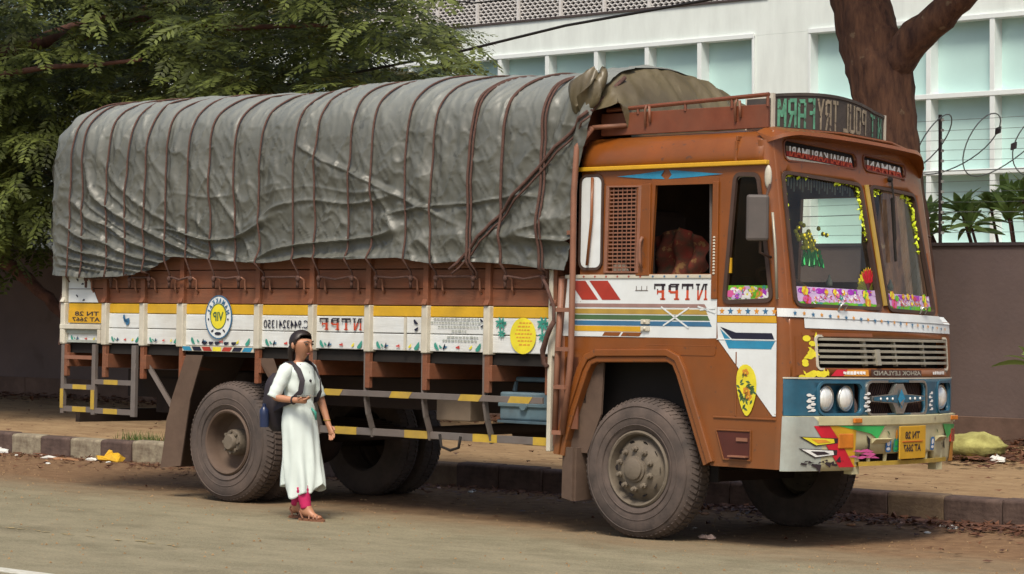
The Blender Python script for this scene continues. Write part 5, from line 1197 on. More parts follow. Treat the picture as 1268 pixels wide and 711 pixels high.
# place emblem on the third bay
em = P('round_emblem', B().prism(ell(-4.697, 1.618, .163, .182, 36), -.004, .004), M['white'])
P('emblem_rim', strip(ell(-4.697, 1.618, .166, .185, 36)[::-1], .008, -.007, .003), M['blue'], em)
sdecal('emblem_disc', [ell(-4.697, 1.625, .098, .108, 30)], M['fyellow'], -.006, em)
P('disc_rim', strip(ell(-4.697, 1.625, .098, .108, 30)[::-1], .008, -.0075, -.004), M['green'], em)
stext('lettering', 'VIP', -4.765, -4.63, 1.585, 1.665, M['green'], -.0085, em, .025)
def ringtext(s, cx_, cz_, rx, rz, a0, a1, h, m, parent, up_=1):
    for i, ch in enumerate(s):
        a = a0+(a1-a0)*i/(len(s)-1); vs, fs = text_tris(ch, .03); ca, sa = cos(a), sin(a)
        t = V((sa, -ca)) if up_ > 0 else V((-sa, ca)); n_ = V((ca, sa)) if up_ > 0 else V((-ca, -sa)); w_ = h*.75
        b = B(); b.add([(cx_+rx*ca+t.x*(v[0]-.5)*w_+n_.x*(v[1]-.5)*h, -.0085, cz_+rz*sa+t.y*(v[0]-.5)*w_+n_.y*(v[1]-.5)*h) for v in vs], fs); P('lettering', b, m, parent, fix=False)
ringtext('NAMAKKAL', -4.697, 1.618, .130, .148, radians(18), radians(162), .045, M['blue'], em)
sdecal('emblem_mark', [ell(-4.697-.128, 1.60, .01, .01, 8), ell(-4.697+.128, 1.60, .01, .01, 8), leafy(-4.77, 1.50, .02, .5), leafy(-4.62, 1.50, .02, 2.5), ell(-4.697, 1.475, .045, .014, 10)], M['navy'], -.0085, em)
stext('lettering', 'C.9443241350', -4.12, -3.56, 1.532, 1.602, M['navy'], .0045, None, .008)
ntpf(-3.45, -2.92, 1.525, 1.625, .0045)
sdecal('painted_fish', [leafy(-2.30, 1.60, .03, -.6), leafy(-2.29, 1.545, .026, .5)], M['navy'], .0045)
b = B(); b.box(-2.425, -2.405, -.004, .009, 1.37, 1.64); P('hook_chain', b, M['cream'])
for k, (xa, xb, z) in enumerate(((-2.10, -1.62, 1.622), (-2.13, -1.60, 1.593), (-2.05, -1.60, 1.562), (-1.90, -1.74, 1.528), (-1.95, -1.62, 1.478), (-2.0, -1.62, 1.45))):
    ps = []; x = xa; r = np.random.RandomState(k)
    while x < xb:
        w_ = .02+.02*r.rand(); ps.append([(x, z), (x+w_, z+.002), (x+w_*.9, z+.008+.010*r.rand()), (x+.003, z+.012)]); x += w_+.006
    sdecal('small_lettering', ps, M['silver'], .0045)
sdecal('painted_fish', [leafy(-1.575, 1.62, .02, -.6), leafy(-1.57, 1.575, .018, .5)], M['navy'], .0045)
yd = sdecal('yellow_disc', [ell(-1.135, 1.505, .135, .142, 32)], M['fyellow'], .0045)
ps = []; r = np.random.RandomState(3)
for k, z in enumerate((1.60, 1.572, 1.545, 1.515, 1.487, 1.46, 1.43)):
    x = -1.22+.03*abs(k-3)*.5
    while x < -1.06-.0*k: w_ = .015+.02*r.rand(); ps.append([(x, z), (x+w_, z), (x+w_, z+.012), (x+.002, z+.010)]); x += w_+.008
sdecal('small_lettering', ps, M['forange'], .0035)
ps = []
for (x, z, s_) in ((-1.37, 1.60, 1), (-1.36, 1.52, .7), (-.93, 1.60, 1.1), (-.925, 1.50, .9)):
    for a in np.linspace(.2, 2*pi, 8): ps.append(leafy(x+.035*s_*cos(a), z+.03*s_*sin(a), .026*s_, a))
sdecal('painted_palm', ps, M['fteal'], .0045)
# reflector strip under the third and fourth bays
b = B(); b.box(-5.16, -4.22, -.016, .02, 1.315, 1.362); P('reflector_board', b, M['cream'], bevel=.003)
for k, m_ in enumerate(('teal', 'navy', 'red', 'fyellow', 'red', 'navy', 'teal')):
    x = -5.15+k*.133; sk = .03 if k < 3 else (-.03 if k > 3 else 0); sdecal('reflector', [[(x+sk*.5, 1.32), (x+.11+sk*.5, 1.32), (x+.11-sk*.5, 1.357), (x-sk*.5, 1.357)]], M[m_], -.018)
# rope hooks along the side, with the lashing between them
ropes_x = [-6.685, -6.494, -6.129, -5.863, -5.59, -5.311, -5.025, -4.713, -4.385, -4.065, -3.64, -3.383, -2.987, -2.703, -2.306, -2.026, -1.62, -1.276, -.883]
hz = 1.965
for x in ropes_x[1:]:
    b = B(); b.tube([(x+.035, .012, hz-.13), (x+.035, -.012, hz-.10), (x+.035, -.018, hz-.02), (x+.02, -.045, hz), (x-.01, -.05, hz-.01), (x-.02, -.045, hz-.05)], .009, 6); P('rope_hook', b, M['ladder'], smooth=True)

# ------------------------------------------------------------------ chassis
for y in (.72, 1.50):
    b = B(); b.box(-6.8, .9, y, y+.075, .86, 1.12); P('chassis_rail', b, M['chassis'])
b = B(); b.tube([(-4.59, .3, .525), (-4.59, 2.0, .525)], .07, 12); b.ball((-4.59, 1.14, .525), .22, 14, 10); b.tube([(-4.4, 1.14, .56), (-1.2, 1.14, .8)], .05, 10); P('rear_axle', b, M['chassis'], smooth=True)
b = B(); b.box(-.06, .06, .3, 2.0, .40, .50); P('front_axle', b, M['chassis'])
for y in (.62, 1.62):
    b = B()
    for k in range(5): b.box(-5.2+.08*k, -3.95-.08*k, y, y+.08, .62+.02*k, .637+.02*k)
    split('leaf_spring', b, M['chassis'], T)
    b = B()
    for k in range(5): b.box(-.6+.07*k, .6-.07*k, y, y+.08, .52+.02*k, .537+.02*k)
    split('leaf_spring', b, M['chassis'], T)
b = B(); b.box(-.5, .75, .78, 1.5, .55, 1.37); P('engine', b, M['black'])
b = B(); b.lathe([(.001, 0), (.27, 0), (.27, .95), (.001, .95)], (-2.6, 1.75, .82), 24, 'x'); P('fuel_tank', b, M['chassis'], smooth='auto')
# pale blue tool box
tb = P('tool_box', B().box(-1.47, -.93, .12, .55, .84, 1.06), M['toolbox'], bevel=.015)
P('box_band', B().box(-1.475, -.925, .105, .118, .945, .975), M['toolbox'], tb, bevel=.005)
P('box_band', B().box(-1.475, -.925, .10, .56, .815, .838), M['toolbox'], tb, bevel=.004)
b = B(); b.lathe([(.001, -.012), (.035, -.012), (.04, 0)], (-1.2, .10, .955), 14, 'y'); P('box_lock', b, M['toolbox'], tb, smooth='auto')
b = B(); b.tube([(-1.47, .3, 1.065), (-1.45, .3, 1.16), (-.95, .3, 1.16), (-.93, .3, 1.065)], .02, 8); P('box_bracket', b, M['toolbox'], tb)
b = B(); b.box(-2.33, -1.95, .30, .5, .80, .98); P('battery_box', b, M['grimy'], bevel=.01)
b = B(); b.tube([(-2.05, .05, .70), (-2.03, .05, .60), (-1.93, .05, .575), (-1.84, .05, .60), (-1.82, .05, .69)], .012, 8); P('hanging_hose', b, M['black'], smooth=True)
# side guard
sg = [(-3.62, 1.004), (-.92, 1.004)]
b = B(); b.box(-3.72, -.90, -.022, .0, .980, 1.030); gd = P('guard_rail', b, M['steel'], bevel=.003)
for x in (-3.36, -2.56, -1.79, -1.26): P('yellow_stripe', B().prism([(x, .979), (x+.22, .979), (x+.26, 1.031), (x+.03, 1.031)], -.0245, -.0), M['ylw_band'], gd)
b = B(); b.box(-3.55, -.80, .085, .105, .655, .715); gd2 = P('guard_rail', b, M['steel'], bevel=.003)
for x in (-3.30, -2.48, -1.72, -1.08): P('yellow_stripe', B().prism([(x, .654), (x+.26, .654), (x+.26, .716), (x, .716)], .082, .10), M['ylw_band'], gd2)
for x in (-3.49, -2.86, -2.20, -1.53):
    b = B(); pts = [(-.005, 1.36), (.0, 1.03), (.005, .95), (.03, .84), (.08, .72), (.095, .655)]
    for j in range(len(pts)-1): b.bar((x, pts[j][0]+.014, pts[j][1]), (x, pts[j+1][0]+.014, pts[j+1][1]-.008), .045, .022, (1, 0, 0))
    P('guard_post', b, M['steel'] if x > -3 else M['steel'])
# rear guard and step
gd3 = P('rear_guard', B().box(-6.885, -6.84, -.02, .02, .70, 1.35), M['steel'], bevel=.004)
for x0, x1 in ((-6.43, -6.38), (-5.86, -5.80)): P('guard_upright', B().box(x0, x1, -.02, .02, .70, 1.35), M['steel'], gd3, bevel=.004)
b = B(); b.box(-6.838, -6.432, -.018, .018, 1.21, 1.245); P('step_bar', b, M['ladder'], gd3)
for x0, x1, z, w_ in ((-6.838, -6.432, .93, .045), (-6.378, -5.862, .985, .045), (-6.838, -6.432, .72, .05), (-6.378, -5.862, .715, .05)):
    s_ = P('step_bar', B().box(x0, x1, -.016, .016, z, z+w_), M['steel'], gd3); xm = (x0+x1)/2+(.03 if x0 < -6.5 else -.03)
    OFF[s_.name] = V((0, 0, 0)); P('yellow_stripe', B().box(xm-.10, xm+.10, -.019, -.0165, z+.001, z+w_-.001), M['ylw_band'], gd3)
P('yellow_stripe', B().box(-6.886, -6.839, -.0235, -.021, .75, .93).box(-6.431, -6.379, -.0235, -.021, .75, .93), M['ylw_band'], gd3)
b = B(); b.bar((-5.72, .03, 1.22), (-5.45, .2, .72), .04); P('guard_brace', b, M['steel'])
b = B(); b.box(-6.8, -6.74, .1, 2.2, .62, .74); b.box(-6.35, -5.9, .7, 1.6, .72, 1.04); split('rear_bumper', b, M['chassis'], T)
b = B(); vs = [(-6.93+.03*sin(k), .02+.0*k, 2.0-.06*k) for k in range(12)]
b.tube(vs, .018, 6); P('chain', b, M['mesh_d'])
# mud flaps
def flap(x, y0, y1, z0, z1, lean, m, name='mud_flap'):
    b = B(); vs = []; n, k = 8, 10
    for i in range(n):
        for j in range(k):
            u_, v_ = i/(n-1), j/(k-1); vs.append((x+lean*v_+.03*sin(u_*5+v_*3)*v_, y0+(y1-y0)*u_, z1+(z0-z1)*v_))
    b.add(vs, [(i*k+j, (i+1)*k+j, (i+1)*k+j+1, i*k+j+1) for i in range(n-1) for j in range(k-1)]); o = P(name, b, m, smooth=True)
    s_ = o.modifiers.new('sheet', 'SOLIDIFY'); s_.thickness = .015; return o
b = B(); b.add([(-5.10, -.01, 1.28), (-5.03, .62, 1.28), (-5.42, .62, .70), (-5.36, -.01, .70)], [(0, 1, 2, 3)]); b.add([(-5.36, -.01, .70), (-5.42, .62, .70), (-5.44, .62, .26), (-5.42, -.01, .27)], [(0, 1, 2, 3)])
b.add([(-5.10, -.01, 1.28), (-4.90, .01, 1.28), (-5.07, .02, .88), (-5.30, -.01, .84)], [(0, 1, 2, 3)]); b.add([(-5.30, -.01, .84), (-5.07, .02, .88), (-5.19, .03, .29), (-5.42, -.01, .26)], [(0, 1, 2, 3)])
o = P('mud_flap', b, M['flap']); s_ = o.modifiers.new('sheet', 'SOLIDIFY'); s_.thickness = .015
flap(-5.1, 1.65, 2.25, .3, 1.2, -.3, M['flap'])
b = B(); b.add([(-4.17, .0, 1.27), (-4.0, .02, 1.27), (-3.88, .05, .98), (-3.98, .05, .98)], [(0, 1, 2, 3)]); b.add([(-4.17, .0, 1.27), (-3.98, .05, .98), (-3.98, .6, .98), (-4.17, .6, 1.27)], [(0, 1, 2, 3)])
o = P('mud_guard', b, M['flap']); s_ = o.modifiers.new('sheet', 'SOLIDIFY'); s_.thickness = .012
b = B(); b.add([(-.70, .02, .66), (-.58, .0, .66), (-.60, .02, .25), (-.72, .04, .27)], [(0, 1, 2, 3)]); b.add([(-.70, .02, .66), (-.72, .04, .27), (-.70, .36, .27), (-.68, .36, .66)], [(0, 1, 2, 3)]); b.add([(-.58, .0, .66), (-.55, .3, .66), (-.58, .3, .27), (-.60, .02, .25)], [(0, 1, 2, 3)])
o = P('mud_flap', b, M['flap']); s_ = o.modifiers.new('sheet', 'SOLIDIFY'); s_.thickness = .02

# ------------------------------------------------------------------ wheels
def tyre(name, x, y, flip, parent=None, lugs=True):
    s = -1 if flip else 1                           # outer face towards -y when not flipped
    R_ = .525; prof = [(.285, .03), (.30, .012), (.345, .0), (.40, -.004), (.45, .0), (.485, .012), (.507, .03), (.519, .05), (R_, .075), (R_+.002, .135), (R_, .195), (.519, .22), (.507, .24), (.45, .268), (.38, .272), (.30, .26), (.285, .24), (.285, .03)]
    prof = [(r_, h*s) for r_, h in prof]; b = B(); b.lathe(prof, (0, 0, 0), 64, 'y')
    for k in range(72):                             # shoulder and tread lugs
        a = 2*pi*k/72
        for h0, h1, r0 in ((.028, .085, .511), (.10, .17, .524), (.185, .242, .511)):
            aa = a+(.04 if h0 > .09 and h0 < .15 else 0)
            c = V((cos(aa)*(r0), (h0+h1)/2*s, sin(aa)*(r0))); rad = V((cos(aa), 0, sin(aa))); tan = V((-sin(aa), .45*s*(1 if h0 < .1 else -1 if h0 > .15 else .2), cos(aa))).normalized()
            yv = V((0, 1, 0)); tilt = (rad+V((0, -1.0*s if h0 < .09 else (1.0*s if h0 > .18 else 0), 0))*.55).normalized()
            b.obox(c, tan*.0155, tilt.cross(tan).normalized()*(h1-h0)/2, tilt*.011)
    for rr_ in (.33, .385, .47): b.lathe([(rr_-.004, -.003*s+(.006 if rr_ > .46 else 0)*s), (rr_, -.008*s+(.006 if rr_ > .46 else 0)*s), (rr_+.004, -.003*s+(.006 if rr_ > .46 else 0)*s)], (0, 0, 0), 64, 'y')
    b.v = [(p[0]+x, p[1]+y, p[2]+.525) for p in b.v]; return b
def front_wheel(y, flip):
    s = -1 if flip else 1; t = P('wheel', tyre('t', 0, y, flip), M['rubber'], smooth='auto'); c = (0, y, .525)
    b = B(); b.lathe([(r_, h*s) for r_, h in ((.29, .05), (.288, .015), (.275, .004), (.262, .012), (.252, .05), (.245, .075), (.225, .06), (.205, .035), (.175, .012), (.135, -.012), (.128, -.014), (.10, -.016), (.098, -.03), (.082, -.034), (.08, -.05), (.07, -.056), (.001, -.058))], c, 48, 'y')
    rm = P('rim', b, M['hub'], t, smooth='auto')
    b = B()
    for k in range(10):
        a = 2*pi*(k+.5)/10; b.lathe([(.0225, -.006*s), (.0225, -.026*s), (.016, -.03*s), (.014, -.052*s), (.001, -.054*s)], (cos(a)*.150, y, .525+sin(a)*.150), 8, 'y')
    P('wheel_nuts', b, M['hub'], rm)
    b = B()
    for k in range(10):
        a = 2*pi*k/10; b.add([V((cos(a)*.205, y+.026*s, .525+sin(a)*.205))+.019*(V((-sin(a), 0, cos(a)))*cos(q_)*1.25+V((cos(a), -.8*s, sin(a))).normalized()*sin(q_)*.8) for q_ in np.linspace(0, 2*pi, 11)[:-1]], [tuple(range(10))])
    P('rim_holes', b, M['dark'], rm, fix=False)
    return t
def rear_wheel(y, flip, outer_):
    s = -1 if flip else 1; t = P('wheel', tyre('t', -4.59, y, flip), M['rubber'], smooth='auto'); c = (-4.59, y, .525)
    if outer_:
        b = B(); b.lathe([(r_, h*s) for r_, h in ((.29, .04), (.288, .012), (.275, .0), (.262, .006), (.25, .03), (.243, .10), (.235, .16), (.215, .185), (.12, .175), (.11, .172))], c, 48, 'y'); rm = P('rim', b, M['rim'], t, smooth='auto')
        b = B(); b.lathe([(r_, h*s) for r_, h in ((.115, .20), (.112, .08), (.10, .065), (.075, .06), (.07, .03), (.06, .02), (.001, .018))], c, 24, 'y')
        for k in range(8): a = 2*pi*k/8; b.lathe([(.014, .065*s), (.014, .045*s), (.001, .043*s)], (-4.59+cos(a)*.092, y, .525+sin(a)*.092), 8, 'y')
        P('hub', b, M['hub'], rm, smooth='auto')
    return t
front_wheel(.03, False); front_wheel(2.25, True)
rear_wheel(.02, False, True); rear_wheel(.33, False, False); rear_wheel(2.26, True, True); rear_wheel(1.95, True, False)

# ------------------------------------------------------------------ ladder behind the cab door
b = B()
b.tube([(-.44, -.03, 3.10), (-.52, -.11, 2.95), (-.545, -.11, 2.6), (-.55, -.10, 2.0), (-.56, -.09, 1.4), (-.575, -.085, 1.25), (-.67, -.05, .76)], .024, 8); ldr = P('ladder', b, M['ladder'], smooth=True)
b = B(); b.tube([(-.70, -.05, 1.95), (-.72, -.06, 1.4), (-.745, -.05, .76)], .024, 8); b.tube([(-.44, -.03, 3.10), (-.20, .09, 3.12)], .018, 8); split('ladder_rail', b, M['ladder'], ldr, smooth=True)
for z, xa in ((2.62, -.60), (2.30, -.62), (1.71, -.72), (1.41, -.72), (1.12, -.73), (.77, -.745)):
    b = B(); xr = -.547 if z > 1.5 else (-.56 if z > 1.3 else -.60 if z > 1 else -.665); b.bar((xa, -.075, z), (xr, -.10+.04*(z < 1), z), .032); P('rung', b, M['ladder'], ldr)
b = B(); b.box(-.80, -.70, -.005, .03, .66, 1.96); P('ladder_post', b, M['ladder'], bevel=.004)
b = B(); b.box(-.69, -.56, .0, .012, .80, 1.35); P('side_panel', b, M['brownred'])

# ================================================================== TARPAULIN over the load
TP = root('tarpaulin', 'creased grey tarpaulin roped down over the load of the truck', 'tarpaulin', FT, (-3.6, 1.1, 2.0))
class VN:                                            # smooth lattice noise
    def __init__(s, seed): s.t = np.random.RandomState(seed).rand(257, 257)*2-1
    def __call__(s, u, v):
        u = np.asarray(u); v = np.asarray(v); i = np.floor(u).astype(int); j = np.floor(v).astype(int); f = u-i; g = v-j
        f = f*f*f*(f*(f*6-15)+10); g = g*g*g*(g*(g*6-15)+10); t = s.t; a = t[i % 256, j % 256]; b_ = t[(i+1) % 256, j % 256]; c = t[i % 256, (j+1) % 256]; d = t[(i+1) % 256, (j+1) % 256]
        return (a*(1-f)+b_*f)*(1-g)+(c*(1-f)+d*f)*g
n1, n2, n3, n4, n5 = [VN(k) for k in range(20, 25)]
HX = [-7.0, -6.85, -6.4, -5.98, -5.7, -5.47, -5.30, -5.175, -4.9, -4.339, -4.029, -3.75, -3.529, -3.2, -2.946, -2.386, -2.022, -1.75, -1.496, -1.155, -.9, -.6]
HZ = [1.995, 1.985, 1.965, 1.975, 1.995, 2.045, 2.12, 2.15, 2.135, 2.10, 2.085, 2.10, 2.135, 2.12, 2.11, 2.12, 2.07, 2.085, 2.08, 2.06, 2.03, 2.01]
PR = [(0, -.085, None), (.10, -.09, 2.35), (.26, -.085, 2.85), (.36, -.07, 3.17), (.42, -.03, 3.36), (.47, .08, 3.50), (.52, .28, 3.60), (.58, .60, 3.655), (.64, .95, 3.67), (.72, 1.40, 3.62), (.80, 1.90, 3.48), (.85, 2.15, 3.36), (.89, 2.30, 3.12), (1, 2.34, 2.1)]
ss = np.concatenate([np.linspace(0, .36, 120, endpoint=False), np.linspace(.36, .64, 70, endpoint=False), np.linspace(.64, 1, 30)])
def profile(x, s, hem):
    ks = [p[0] for p in PR]; y = np.interp(s, ks, [p[1] for p in PR]); zs_ = [hem]+[p[2] for p in PR[1:]]
    z = np.interp(s, ks, zs_)
    return y, z
def sm(a, b_, t): t = np.clip((t-a)/(b_-a), 0, 1); return t*t*(3-2*t)
ropes = np.array(ropes_x)
def tarp_point(X, S):
    hem = np.interp(X, HX, HZ); ks = np.array([p[0] for p in PR])
    # smooth profile: average of shifted samples rounds the corners
    Y = np.zeros_like(X); Z = np.zeros_like(X)
    for ds in (-.018, -.009, 0, .009, .018):
        s = np.clip(S+ds, 0, 1); Y += np.interp(s, ks, [p[1] for p in PR])/5
        zz_ = np.interp(s, ks[1:], [p[2] for p in PR[1:]]); low_ = s < ks[1]
        zz_ = np.where(low_, hem+(2.35-hem)*s/ks[1], zz_); Z += zz_/5
    Z = np.where(S < .02, hem+(2.35-hem)*S/ks[1], Z)
    top = sm(.34, .5, S)
    # the load sags and dips a little along the length; the rear end is lower and rounded off
    Z += (.035*n1(X*.55, X*0+3)+.012*n2(X*2.1, S*3))*top
    Z -= top*.085*sm(-2.6, -.5, X); re = sm(-6.75, -7.02, X); Z -= top*(.11*re**2+.055*sm(-2.6, -5.0, X)); Y += (1-top)*(.045*re**3)
    # ropes pull the sheet in, it bulges between them
    idx = np.clip(np.searchsorted(ropes, X), 1, len(ropes)-1); l_, r_ = ropes[idx-1], ropes[idx]
    t = np.clip((X-l_)/(r_-l_), 0, 1); bul = np.sin(pi*t)**.8*np.minimum(.030, (r_-l_)*.08)
    D = bul*(.55+.45*sm(.0, .2, S))*(1-.4*top)
    zlow = Z
    # long diagonal folds falling towards the front in the rear half
    q = X*.80+Z*1.05+.22*n3(X*1.2, Z*1.2); amp = sm(-7, -6.2, X)*sm(-4.2, -5.6, X)*sm(3.35, 2.9, Z)
    rid = lambda w_: 1-np.abs(np.clip(w_, -1, 1))*1.0
    lc = np.log(np.maximum(Z-2.0, .02)+.06)+(X+6.7)/1.15           # folds hang from the rear shoulder and flatten out towards the front
    ph_ = lc*7.2+1.5*n1(X*.9, Z*.9)+.7*n4(X*2.6, Z*2.6); am = sm(-7, -6.4, X)*sm(-3.4, -4.9, X)*sm(3.4, 2.9, Z)*sm(.9, .1, lc)
    D += am*(.05+.06*n3(X*1.3+9, Z*1.3))*((1-np.abs(np.sin(ph_)))**2.2-.25)*(1-top)
    ph2 = lc*15+3*n2(X*1.2+5, Z*1.2); D += am*(.012+.02*n5(X*2+3, Z*2))*((1-np.abs(np.sin(ph2)))**3)*(1-top)
    # horizontal sagging folds along the lower middle
    q2 = Z*5.6+.55*np.cos((X+5)*.9)+.5*n2(X*1.1, Z*1.4); amp2 = sm(-5.8, -4.6, X)*sm(2.85, 2.25, Z)
    D += amp2*.075*(rid(n4(q2*1.5, X*.6))**4-.3)*(1-top)
    # fine wrinkles everywhere
    D += .034*(rid(n5(X*4.6+Z*3.2, Z*1.3-X*.7))**4)*(.6+.6*n1(X*.9, Z*.9+7))
    D += .016*(rid(n3(X*8-Z*4.0, Z*2.2+X*1.2))**6)+.012*(rid(n1(X*13+Z*9+3, Z*4-X*3))**7)*(1-.5*top)+.004*n2(X*13, Z*13+S*9)
    # vertical creases that start at the rounded shoulder
    D += .020*rid(n4(X*5.5, S*2.2+20))**2*sm(.10, .3, S)*sm(.5, .36, S)
    # one long seam flap from the middle to the front
    zl = 3.10-(X+3.65)*.375; D += .030*np.exp(-((Z-zl)/.02)**2)*sm(-3.65, -3.5, X)*sm(-1.5, -2.2, X)
    D += .022*sm(zl-.0, zl-.01, Z)*sm(zl-.25, zl-.05, Z)*sm(-3.65, -3.4, X)*sm(-1.5, -2.2, X)
    # gathered pleats at the front upper corner
    g_ = sm(-1.25, -.75, X)*sm(2.75, 3.15, Z)*(1-.6*sm(.55, .7, S))
    D += g_*.075*(rid(n2((X-.35*Z)*9, Z*1.3+2))**1.5-.35)
    g2 = sm(-1.2, -.6, X)*sm(3.1, 2.7, Z)*(1-top); D += g2*.03*(rid(n3((X*.9-Z*.55)*7, Z*1.1))**2-.4)
    D += .02*sm(.02, 0, S)
    # push along the outward normal of the cross section
    a = np.interp(S, [0, .36, .44, .52, .64, .8, .87, 1], [pi, pi, pi*.80, pi*.6, pi*.5, pi*.38, .1, 0])
    return Y+np.cos(a)*D, Z+np.sin(a)*D
NX = 430; us = np.linspace(0, 1, NX)
vs = []; ns = len(ss)
Z0 = np.interp(ss, [p[0] for p in PR], [2.0]+[p[2] for p in PR[1:]])
xe = np.interp(Z0, [2.0, 2.6, 2.95, 3.15, 3.35, 3.5, 3.7], [-.62, -.56, -.47, -.41, -.37, -.36, -.42]); xe = np.where(ss > .55, np.interp(ss, [.55, .7, 1], [-.42, -.45, -.6]), xe)
xr_ = np.where(ss < .5, -6.99, -6.99)
X2 = xr_[None, :]+(xe-xr_)[None, :]*us[:, None]; S2 = np.repeat(ss[None, :], NX, 0)
Y2, Z2 = tarp_point(X2, S2)
X2 = X2+.012*n4(Z2*4, X2*3)
bb = B(); bb.v = list(map(tuple, np.stack([X2, Y2, Z2], -1).reshape(-1, 3))); bb.f = [(i*ns+j, (i+1)*ns+j, (i+1)*ns+j+1, i*ns+j+1) for i in range(NX-1) for j in range(ns-1)]; bb.m = [0]*len(bb.f)
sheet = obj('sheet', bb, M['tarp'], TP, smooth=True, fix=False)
# rear end of the cover
b = B(); k = 24; vs = []
for i in range(k+1):
    f = i/k
    for j in range(ns): vs.append((X2[0, j]-.05*sin(pi*f)+.03*sin(f*9+j*.11), Y2[0, j]*(1-f)+1.13*f, Z2[0, j]*(1-f)+2.6*f))
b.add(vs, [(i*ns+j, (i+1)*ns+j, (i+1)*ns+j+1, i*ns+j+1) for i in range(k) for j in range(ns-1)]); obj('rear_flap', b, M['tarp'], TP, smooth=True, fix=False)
# front end: olive sheet across the width, bulging over the headboard
b = B(); vs = []; ysf = np.linspace(-.05, 2.24, 70); k = 26
for y in ysf:
    zt_ = float(np.interp(y, [-.05, .06, .28, .60, .95, 1.40, 1.90, 2.15, 2.3], [3.22, 3.42, 3.55, 3.615, 3.625, 3.58, 3.44, 3.28, 3.05]))
    for j in range(k):
        f = j/(k-1); zb_ = 3.0+.30*max(0, (.16-y)/.21); z = zt_+.01+(zb_-zt_)*f; x = -.47+.24*sin(min(1, f*1.5)*pi/2)**.8
        x += .045*(1-abs(float(n2(y*4.5+z*.6, z*1.1))))**2+.02*float(n3(y*9, z*4)); vs.append((x, y, z))
b.add(vs, [(i*k+j, (i+1)*k+j, (i+1)*k+j+1, i*k+j+1) for i in range(69) for j in range(k-1)]); obj('front_flap', b, M['tarpb'], TP, smooth=True, fix=False)
b = B(); b.box(-.60, -.565, .0, 2.24, 2.85, 3.36); P('headboard', b, M['brownred'])
# knotted bunch of cloth at the upper front corner
b = B(); n, k = 40, 26; vs = []
for i in range(n):
    for j in range(k):
        a = 2*pi*j/(k-1); f = i/(n-1); c = V((-.43-.12*f, -.01-.05*sin(pi*f), 3.54-.40*f)); r_ = (.085*sin(pi*min(1, f*.95+.12))+.015)*(1+.40*sin(5*a+4*f)+.2*sin(9*a-6*f))
        vs.append((c.x+r_*cos(a)*1.15, c.y+r_*sin(a)*.75, c.z+.03*sin(3*a+9*f)))
b.add(vs, [(i*k+j, (i+1)*k+j, (i+1)*k+j+1, i*k+j+1) for i in range(n-1) for j in range(k-1)]); obj('gathered_corner', b, M['tarpb'], TP, smooth=True, fix=False)
# ropes
def rope(pts, r_=.013): b = B(); b.tube(pts, r_, 7); return obj('rope', b, M['rope'], TP, smooth=True)
sr = np.concatenate([np.linspace(.0, .36, 26), np.linspace(.38, .66, 22), np.linspace(.7, 1, 14)])
for i, x in enumerate(ropes_x):
    w_ = .009*np.sin(sr*9+i)*sm(0, .1, sr); lean = (.02 if i % 3 == 0 else -.015)
    xx = x+w_+lean*sr; yy_, zz_ = tarp_point(xx, sr); kk = np.array([1, 2, 3, 2, 1])/9.; yy_ = np.convolve(np.pad(yy_, 2, 'edge'), kk, 'valid'); zz_[6:] = np.convolve(np.pad(zz_, 2, 'edge'), kk, 'valid')[6:]
    off = np.interp(sr, [0, .36, .5, .64, .8, 1], [-.026, -.024, -.012, 0, .0, .012]); offz = np.interp(sr, [0, .36, .5, .64, .85, 1], [0, .004, .012, .013, .012, 0])
    pts = list(zip(xx, yy_+off, zz_+offz))
    if i: pts = [(x, -.045, hz-.02), (x+.004, -.06, hz+.04)]+pts
    else: pts = [(x-.05, -.06, 1.93)]+pts
    rope(pts, .012 if i in (16, 17, 18) else .0085)
    if i in (16, 18): rope([(p[0]+.035, p[1], p[2]) for p in pts], .0095)
for i in range(1, 18, 2):                             # lashing from hook to hook
    xa, xb = ropes_x[i], ropes_x[i+1]; rope([(xa, -.05, hz-.01), (xa+.03, -.06, hz+.004), ((xa+xb)/2, -.058, hz+.002-.01*(i % 3)), (xb-.03, -.06, hz+.004), (xb, -.05, hz-.01)], .010)
    for x in (xa, xb):
        b = B(); b.ball((x, -.055, hz-.01), (.024, .02, .028), 8, 6); b.tube([(x-.005, -.05, hz-.02), (x-.012, -.045, hz-.09)], .012, 6); obj('rope_knot', b, M['rope'], TP, smooth=True)
def diag(pts, r_): rope([V(pts[0]).lerp(V(pts[1]), 0)]+[V(p) for p in pts[1:]], r_)
dp = []
for f in np.linspace(0, 1, 24):                        # diagonal rope across the front corner
    x = -.42+(-1.78+.42)*f; z = 3.22+(2.02-3.22)*f; s_ = float(np.interp(z, [2.03, 2.35, 2.85, 3.17, 3.36], [0.0, .10, .26, .36, .42]))
    yy_, zz_ = tarp_point(np.array([x]), np.array([s_])); dp.append((x, float(yy_[0])-.02, z))
rope(dp, .014); rope([(p[0]+.03, p[1]-.004, p[2]-.035) for p in dp], .009)
rope([(-.33, .22, 3.50), (-.36, .05, 3.36), (-.42, -.07, 3.22)], .016)
rope([(-.883, -.06, hz-.02), (-.84, -.07, 1.9), (-.74, -.09, 1.73), (-.73, -.10, 1.62), (-.80, -.09, 1.50), (-.86, -.07, 1.36)], .014)
rope([(-.73, -.10, 1.62), (-.78, -.10, 1.55), (-.85, -.09, 1.40), (-.87, -.05, 1.30), (-.83, -.05, 1.27)], .02)

